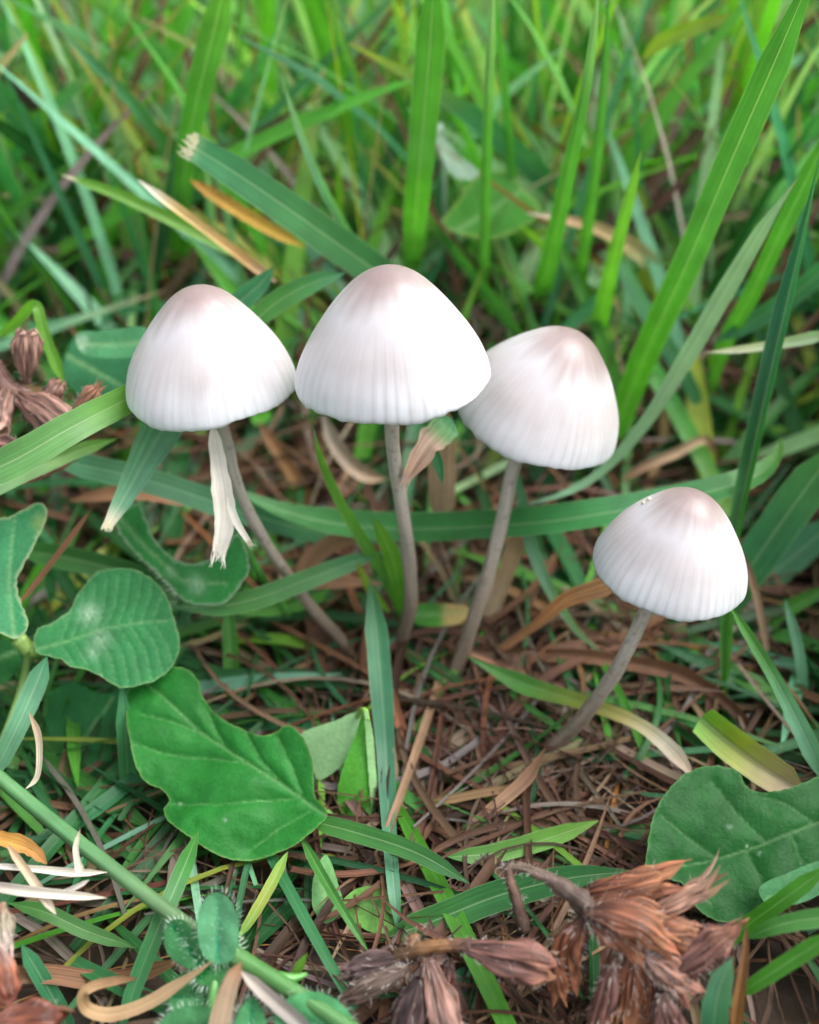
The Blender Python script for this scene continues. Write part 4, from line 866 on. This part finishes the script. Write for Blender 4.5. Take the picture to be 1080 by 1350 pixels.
plain_leaf('cut blue-green leaf end lying level behind the dried flower', [(102, 440), (140, 436), (190, 432), (200, 455), (190, 470), (140, 472), (118, 470), (105, 462)], (150, 452, 11.2), (0, -0.75, 0.65), (0.065, 0.23, 0.10), [(200, 452), (108, 455)], blotch=[(108, 452, 9, 1.2)])
plain_leaf('dark round leaf in the lawn behind the tallest cap', [(582, 295), (600, 270), (625, 235), (648, 226), (672, 228), (690, 250), (712, 280), (690, 300), (650, 315), (605, 308)], (645, 272, 15), (0.05, -0.75, 0.62), (0.045, 0.20, 0.02), [(600, 305), (690, 250)], edge=(0.3, 0.42, 0.1))
plain_leaf('pale upturned leaf edge beside the dark round lawn leaf', [(573, 172), (588, 182), (606, 205), (632, 228), (618, 238), (598, 232), (583, 208)], (600, 208, 14.8), (-0.3, -0.7, 0.6), (0.30, 0.42, 0.32), [(576, 176), (620, 232)])
plain_leaf('pale blue-green leaf in the lawn behind the narrow blades', [(690, 262), (715, 250), (750, 248), (772, 262), (765, 280), (735, 285), (705, 278)], (732, 266, 16.5), (0, -0.6, 0.8), (0.20, 0.38, 0.27), [(768, 270), (700, 266)])
plain_leaf('blue-green leaf lying low under the tall dried calyx', [(598, 1285), (620, 1272), (645, 1285), (655, 1320), (635, 1345), (605, 1338), (590, 1310)], (622, 1310, 5.4), (0, -0.3, 0.95), (0.05, 0.2, 0.1), [(600, 1335), (640, 1290)])
plain_leaf('yellow-tipped broken green leaf at the foot of the tilted stem', [(548, 798), (575, 796), (605, 797), (622, 803), (618, 815), (600, 824), (570, 826), (548, 822)], (585, 810, 9.6), (0, -0.7, 0.7), (0.06, 0.24, 0.03), [(548, 810), (622, 808)],
           tint=lambda p, c: tuple(lerp(x, y, max(0, min(1, (p[0] - 578) / 14))) for x, y in zip(c, (0.48, 0.36, 0.14))))

# ------------------------------------------------------------------ green runner and the furry sprig at its foot
run = thing('runner', at(470, 1370, 4.7), 'smooth round green stem slanting across the lower corner', 'plant stem')
b = MB(); P = [at(x, y, Y) for x, y, Y in [(-60, 975, 6.9), (-5, 1022, 6.6), (60, 1076, 6.3), (150, 1147, 5.9), (250, 1222, 5.5), (330, 1272, 5.2), (410, 1322, 4.9), (490, 1375, 4.6)]]
b.tube(catmull(P, 60), [(0, 0.068), (0.3, 0.074), (0.55, 0.066), (0.7, 0.078), (1, 0.066)], [(0, (0.06, 0.19, 0.05)), (0.35, (0.085, 0.21, 0.085)), (0.6, (0.11, 0.2, 0.08)), (0.72, (0.07, 0.2, 0.05)), (1, (0.06, 0.18, 0.05))], nseg=14, rough=0.03)
stalk_ = part(b, 'stalk', M_STALK, run)
b = MB(); b.tube(catmull([at(330, 1278, 5.2), at(350, 1287, 5.15), at(385, 1290, 5.15), at(405, 1284, 5.2)], 14), [(0, 0.04), (0.5, 0.06), (1, 0.015)], [(0, G), (1, (0.10, 0.3, 0.06))], nseg=8)
part(b, 'bud', M_STALK, run)

sprig = thing('furry_sprig', at(275, 1350, 4.8), 'furry blue-green sprig of small hairy leaves under the runner', 'plant')
def furry(outline, anchor, normal, col, mid_, nh=200, **kw):
    b, rim, n = leaf_sheet(outline, anchor, normal, col, mid_, step=4, quilt=0.05, vw=1.6, veincol=-0.35, bow=0.25, **kw)
    s_ = part(b, 'leaf', M_LEAF, sprig)
    h = MB(); cen = sum(rim, Vector()) / len(rim)
    for i in range(nh):
        if i < nh * 0.6:
            q = R.choice(rim); d = (q - cen).normalized() * 0.9 + n * R.uniform(-0.1, 0.7)
        else:
            q = R.choice(rim).lerp(cen, R.random()); d = n + Vector((R.uniform(-.6, .6), R.uniform(-.6, .6), 0.2))
        h.hair(q, d.normalized(), R.uniform(0.025, 0.085), 0.0017, (0.6, 0.75, 0.62))
    part(h, 'hairs', M_HAIR, sprig, under=s_, kind='stuff')
FC = (0.062, 0.22, 0.085)
furry([(266, 1250), (262, 1215), (268, 1188), (284, 1175), (302, 1182), (314, 1205), (315, 1235), (308, 1262), (285, 1270)], (288, 1222, 5.4), (0.05, -0.75, 0.65), (0.085, 0.26, 0.13), [(288, 1268), (288, 1185)])
furry([(222, 1222), (232, 1212), (252, 1216), (264, 1235), (268, 1262), (255, 1276), (236, 1268), (224, 1248)], (244, 1244, 5.35), (-0.4, -0.6, 0.7), (0.045, 0.18, 0.065), [(264, 1272), (230, 1220)])
furry([(258, 1292), (268, 1258), (290, 1240), (312, 1238), (318, 1256), (305, 1278), (280, 1298)], (288, 1268, 5.25), (0.3, -0.7, 0.65), (0.04, 0.17, 0.05), [(262, 1290), (312, 1245)])
furry([(222, 1318), (228, 1294), (250, 1280), (278, 1284), (298, 1300), (292, 1325), (262, 1336), (236, 1334)], (258, 1308, 5.1), (-0.1, -0.55, 0.83), FC, [(298, 1310), (228, 1314)])
furry([(205, 1365), (225, 1335), (255, 1326), (285, 1330), (300, 1352), (285, 1385), (230, 1390)], (252, 1352, 4.8), (0, -0.5, 0.86), FC, [(300, 1360), (215, 1360)], nh=260)
furry([(310, 1345), (330, 1315), (345, 1330), (352, 1360), (340, 1395), (315, 1390)], (332, 1355, 4.7), (0.2, -0.5, 0.85), (0.045, 0.19, 0.07), [(330, 1390), (332, 1322)], nh=220)
furry([(362, 1335), (380, 1316), (415, 1308), (445, 1320), (466, 1345), (480, 1385), (420, 1395), (375, 1380)], (418, 1350, 4.75), (0.1, -0.45, 0.88), (0.06, 0.23, 0.09), [(480, 1380), (370, 1330)])
b = MB(); b.tube(catmull([at(288, 1262, 5.35), at(282, 1300, 5.1), at(275, 1350, 4.85), at(270, 1390, 4.6)], 16), [(0, 0.035), (1, 0.06)], [(0, G), (1, (0.10, 0.22, 0.08))], nseg=8)
part(b, 'stalk', M_STALK, sprig)

# ------------------------------------------------------------------ dried flower heads
def calyx(root, a, b_, wpx, mouth=0.9, teeth=5, tl=0.4, cols=None, flare=0.25, hairs=60, flat=0.75, seed=1, bendv=(0, 0, 0), name='calyx', ribs=9, split=0.0):
    """one withered floret: a ribbed tube that widens from its foot and ends in pointed, bent teeth"""
    rr = random.Random(seed); A, B = at(*a), at(*b_)
    k = depth_of(A.lerp(B, 0.5)) / FPX; r = wpx * 0.41 * k
    NR = 22; bend = Vector(bendv); L = (B - A).length
    pts = catmull([A, A.lerp(B, 0.33) + bend * 0.7, A.lerp(B, 0.7) + bend, B], NR)
    n = teeth * 12; mbk = MB(); rows = []
    cols = cols or [(0, (0.14, 0.07, 0.05)), (0.4, (0.34, 0.15, 0.08)), (1, (0.50, 0.26, 0.13))]
    prof = [(0, 0.30), (0.12, 0.45), (0.35, 0.85), (0.6, 1.0), (0.85, 0.97), (1, mouth)]
    ref = (CAM - A).normalized()
    def frame(i):
        tg = (pts[min(i + 1, NR)] - pts[max(i - 1, 0)]).normalized()
        s1 = tg.cross(ref).normalized(); return tg, s1, s1.cross(tg)
    for i, p in enumerate(pts):
        t = i / NR; tg, s1, s2 = frame(i); row = []
        for j in range(n):
            an = 2 * math.pi * j / n
            rb = 1 - abs(math.sin((ribs * an + seed + 1.5 * t) / 2 + 0.8 * noise.noise(Vector((math.cos(an) * 2, math.sin(an) * 2, t * 2 + seed)))))
            wr = 0.93 + 0.20 * rb ** 2 * min(1, t * 2.5) + 0.46 * noise.noise(Vector((math.cos(an) * 1.7, math.sin(an) * 1.7, t * 2.2 + seed * 7))) + 0.34 * noise.noise(Vector((math.cos(an) * 4, math.sin(an) * 4, t * 4 + seed * 3)))
            q = stops(prof, t) * r * wr
            c = stops(cols, t + 0.25 * noise.noise(Vector((math.cos(an) * 2.5, math.sin(an) * 2.5, t * 1.5 + seed))))
            dk = 0.68 + 0.6 * rb ** 1.5  # darkens the furrows between ribs, crevice shade put into the colour
            row.append(mbk.add(p + s1 * math.cos(an) * q + s2 * math.sin(an) * q * flat, tuple(x * dk for x in c), (j / n, t)))
        rows.append(row)
    for r0, r1 in zip(rows, rows[1:]):
        for j in range(n):
            q = (j + 1) % n; mbk.f.append((r0[j], r0[q], r1[q], r1[j]))
    tg, s1, s2 = frame(NR)
    for m in range(teeth):
        ln = tl * L * rr.uniform(0.55, 1.25); fl = flare * rr.uniform(-0.6, 1.5); base = [rows[-1][(m * 12 + j) % n] for j in range(13)]
        ac = 2 * math.pi * (m * 12 + 6) / n; od = (s1 * math.cos(ac) + s2 * math.sin(ac) * flat)
        cen = sum((mbk.v[i] for i in base), Vector()) / 13
        sway = s1 * rr.uniform(-.25, .25) * ln + s2 * rr.uniform(-.2, .2) * ln
        prev = base; ct = jit(cols[-1][1], 0.25, rr)
        for q in range(1, 6):
            t = q / 5; wdt = (1 - t) ** 0.9 * (1 + 0.35 * rr.uniform(-1, 1)) + 0.02; row = []
            off = tg * ln * t + od * (fl * ln * t * t) + sway * t * t
            for j, i in enumerate(base):
                d = mbk.v[i] - cen
                row.append(mbk.add(cen + d * wdt + off + od * 0.12 * r * math.sin(j / 12 * math.pi) * (1 - t), tuple(x * (1 + 0.3 * t) for x in ct), (j / 12, 1 + t * 0.3)))
            for j in range(12): mbk.f.append((prev[j], prev[j + 1], row[j + 1], row[j]))
            prev = row
    o = part(mbk, name, M_PETAL, root)
    if hairs:
        h = MB()
        for i in range(hairs):
            t = rr.random() ** 1.1; j = rr.randrange(n); q = mbk.v[rows[int(t * NR)][j]]; an = 2 * math.pi * j / n
            tg_, u1, u2 = frame(int(t * NR))
            h.hair(q, (u1 * math.cos(an) + u2 * math.sin(an) + tg_ * rr.uniform(0.2, 1.2)).normalized(), rr.uniform(0.03, 0.11), 0.0015, rr.choice([(0.62, 0.55, 0.5), (0.5, 0.4, 0.34), (0.75, 0.7, 0.66)]))
        part(h, 'hairs', M_HAIR, root, under=o, kind='stuff')
    return o
def stalk(root, pts, rad, cols, rough=0.35, hairs=0, name='stalk'):
    P = [at(*q) for q in pts]; b = MB(); C = catmull(P, 26)
    k = depth_of(P[0]) / FPX
    b.tube(C, [(i / (len(rad) - 1), v * k) for i, v in enumerate(rad)], cols, nseg=10, rough=rough)
    o = part(b, name, M_PETAL, root)
    if hairs:
        h = MB()
        for i in range(hairs):
            q = R.choice(C); d = Vector((R.uniform(-1, 1), R.uniform(-1, 1), R.uniform(-.6, 1))).normalized()
            h.hair(q + d * rad[0] * k * 0.8, d, R.uniform(0.03, 0.10), 0.0015, R.choice([(0.7, 0.64, 0.58), (0.5, 0.42, 0.36)]))
        part(h, 'hairs', M_HAIR, root, under=o, kind='stuff')
    return o
OR = [(0, (0.06, 0.03, 0.022)), (0.25, (0.15, 0.055, 0.03)), (0.7, (0.27, 0.095, 0.045)), (1, (0.38, 0.165, 0.085))]
MV = [(0, (0.08, 0.04, 0.032)), (0.3, (0.15, 0.07, 0.055)), (0.75, (0.21, 0.095, 0.075)), (1, (0.28, 0.13, 0.085))]
DK = [(0, (0.045, 0.028, 0.024)), (0.4, (0.09, 0.055, 0.052)), (1, (0.14, 0.09, 0.088))]
PK = [(0, (0.14, 0.07, 0.05)), (0.4, (0.29, 0.155, 0.12)), (1, (0.38, 0.22, 0.175))]
GRY = [(0, (0.10, 0.065, 0.05)), (0.5, (0.24, 0.17, 0.14)), (1, (0.16, 0.1, 0.08))]
fl = thing('dried_flower', at(690, 1225, 5.5), 'hairy dried flower head with rusty orange florets in front of the large round leaf', 'dried flower')
stalk(fl, [(692, 1228, 5.45), (682, 1190, 5.6), (673, 1160, 5.7), (669, 1142, 5.75)], [9, 8, 7, 6], [(0, (0.06, 0.035, 0.025)), (1, (0.15, 0.08, 0.05))], hairs=40)
stalk(fl, [(668, 1142, 5.75), (695, 1146, 5.7), (722, 1158, 5.65), (748, 1174, 5.6), (775, 1196, 5.5), (800, 1225, 5.4)], [4, 6, 8, 12, 15, 13], [(0, (0.24, 0.17, 0.12)), (0.5, (0.16, 0.11, 0.09)), (1, (0.1, 0.06, 0.045))], hairs=240, rough=0.6)
calyx(fl, (752, 1185, 5.65), (868, 1160, 5.6), 46, cols=OR, seed=3, tl=0.38, flare=0.35, hairs=90)
calyx(fl, (768, 1196, 5.5), (868, 1212, 5.4), 38, cols=OR, seed=5, tl=0.42, flare=0.2, hairs=90, mouth=0.85, bendv=(0, 0, 0.06), flat=0.5)
calyx(fl, (770, 1202, 5.4), (872, 1242, 5.2), 42, cols=OR, seed=6, tl=0.4, flare=0.1, hairs=90, mouth=0.8, bendv=(0, 0, 0.1), flat=0.5)
calyx(fl, (776, 1212, 5.35), (850, 1268, 5.15), 38, cols=OR, seed=8, tl=0.45, flare=0.1, hairs=90, mouth=0.85, bendv=(0, 0, 0.06), flat=0.5)
calyx(fl, (842, 1215, 5.45), (925, 1172, 5.5), 30, cols=[(0, (0.3, 0.14, 0.09)), (1, (0.56, 0.33, 0.23))], seed=9, tl=0.5, flare=0.5, hairs=60, mouth=1.1)
calyx(fl, (828, 1222, 5.4), (912, 1232, 5.3), 44, cols=OR, seed=12, tl=0.3, flare=0.4, hairs=70)
calyx(fl, (775, 1205, 5.45), (750, 1278, 5.25), 44, cols=OR, seed=15, tl=0.5, flare=-0.3, hairs=80, bendv=(-0.06, 0, 0.05))
calyx(fl, (838, 1238, 5.25), (828, 1335, 4.95), 40, cols=OR, seed=18, tl=0.45, flare=0.3, flat=0.5, hairs=90, mouth=1.0)
calyx(fl, (846, 1248, 5.2), (856, 1332, 4.95), 30, cols=OR, seed=19, tl=0.5, flare=0.3, flat=0.5, hairs=50)
calyx(fl, (812, 1262, 5.15), (788, 1350, 4.85), 34, cols=MV, seed=21, tl=0.3, hairs=60)
calyx(fl, (862, 1305, 5.05), (962, 1232, 5.2), 50, cols=MV, seed=24, tl=0.22, flare=-0.5, hairs=190, mouth=0.45)
calyx(fl, (850, 1262, 5.15), (902, 1300, 5.0), 56, cols=[(0, (0.16, 0.08, 0.06)), (1, (0.34, 0.16, 0.11))], seed=27, tl=0.3, hairs=150)
calyx(fl, (872, 1308, 4.95), (888, 1375, 4.7), 46, cols=MV, seed=30, tl=0.3, hairs=60)

fl = thing('dried_flower', at(530, 1262, 5.3), 'brown dried stalk with long plum-coloured calyx tubes below the green lying blade', 'dried flower')
stalk(fl, [(520, 1262, 5.35), (555, 1250, 5.35), (590, 1246, 5.35), (622, 1248, 5.3)], [10, 9, 8, 10], [(0, (0.10, 0.055, 0.035)), (0.5, (0.3, 0.15, 0.06)), (1, (0.12, 0.06, 0.05))], hairs=40)
stalk(fl, [(560, 1262, 5.35), (545, 1245, 5.4), (550, 1232, 5.45)], [12, 14, 5], [(0, (0.12, 0.07, 0.04)), (1, (0.22, 0.12, 0.06))], hairs=30, name='bract')
calyx(fl, (608, 1248, 5.3), (722, 1272, 5.15), 56, cols=MV, seed=33, tl=0.12, flare=-0.4, hairs=80, mouth=0.8, ribs=7)
calyx(fl, (728, 1258, 5.2), (738, 1306, 5.1), 30, cols=OR, seed=35, tl=0.3, flare=0.3, hairs=30)
calyx(fl, (563, 1262, 5.3), (590, 1372, 4.8), 68, cols=PK, seed=37, tl=0.2, flare=-0.3, hairs=50, mouth=0.75, ribs=6)
calyx(fl, (592, 1262, 5.35), (588, 1300, 5.2), 26, cols=MV, seed=39, tl=0.4, hairs=20)
calyx(fl, (545, 1265, 5.3), (462, 1282, 5.3), 38, cols=DK, seed=41, tl=0.2, flare=-0.5, hairs=50, mouth=0.6, ribs=6)
calyx(fl, (540, 1275, 5.2), (458, 1316, 5.1), 30, cols=GRY, seed=43, tl=0.2, flare=-0.3, hairs=50, mouth=0.6, ribs=6)
calyx(fl, (552, 1290, 5.1), (528, 1370, 4.8), 50, cols=DK, seed=45, tl=0.2, hairs=30, ribs=6)

fl = thing('dried_flower', at(20, 600, 9.3), 'pinkish brown dried flower head beside the broad light green blade', 'dried flower')
stalk(fl, [(-10, 480, 10.0), (10, 510, 9.9), (30, 525, 9.85), (45, 545, 9.7)], [12, 14, 14, 10], [(0, (0.14, 0.07, 0.06)), (1, (0.3, 0.17, 0.13))], hairs=40)
calyx(fl, (36, 506, 9.9), (34, 440, 10.0), 38, cols=PK, seed=51, tl=0.12, flare=-0.6, hairs=50, mouth=0.75, ribs=6)
calyx(fl, (25, 520, 9.8), (92, 568, 9.4), 56, cols=PK, seed=53, tl=0.2, flare=-0.4, hairs=60, mouth=0.7, ribs=6)
calyx(fl, (62, 535, 9.8), (78, 505, 9.9), 30, cols=PK, seed=54, tl=0.15, flare=-0.4, hairs=20, mouth=0.7)
calyx(fl, (95, 548, 9.6), (128, 512, 9.7), 24, cols=[(0, (0.3, 0.13, 0.08)), (1, (0.5, 0.25, 0.16))], seed=55, tl=0.3, hairs=50, mouth=0.5)
calyx(fl, (8, 505, 9.9), (-6, 560, 9.5), 48, cols=PK, seed=57, tl=0.25, hairs=40)
calyx(fl, (38, 600, 9.2), (-20, 592, 9.2), 46, cols=MV, seed=59, tl=0.15, hairs=30, mouth=0.7)
calyx(fl, (125, 585, 9.7), (50, 622, 9.3), 24, cols=[(0, (0.3, 0.13, 0.08)), (1, (0.4, 0.18, 0.11))], seed=61, tl=0.3, hairs=30)

fl = thing('dried_flower', at(-10, 1330, 4.8), 'fading pink and rust petals at the bottom corner by the looped dead blade', 'dried flower')
calyx(fl, (2, 1190, 5.5), (2, 1250, 5.2), 36, cols=[(0, (0.3, 0.16, 0.1)), (0.5, (0.36, 0.32, 0.22)), (1, (0.42, 0.32, 0.3))], seed=71, tl=0.35, hairs=30, mouth=0.9)
calyx(fl, (-15, 1240, 5.2), (8, 1320, 4.85), 46, cols=[(0, (0.36, 0.25, 0.22)), (0.5, (0.26, 0.09, 0.05)), (1, (0.2, 0.065, 0.04))], seed=73, tl=0.1, flare=-0.5, hairs=20, mouth=0.6, ribs=5)
calyx(fl, (-25, 1352, 4.6), (75, 1344, 4.65), 54, cols=[(0, (0.26, 0.12, 0.09)), (0.5, (0.2, 0.065, 0.04)), (1, (0.15, 0.05, 0.03))], seed=75, tl=0.2, flare=-0.5, hairs=20, mouth=0.75, ribs=4)
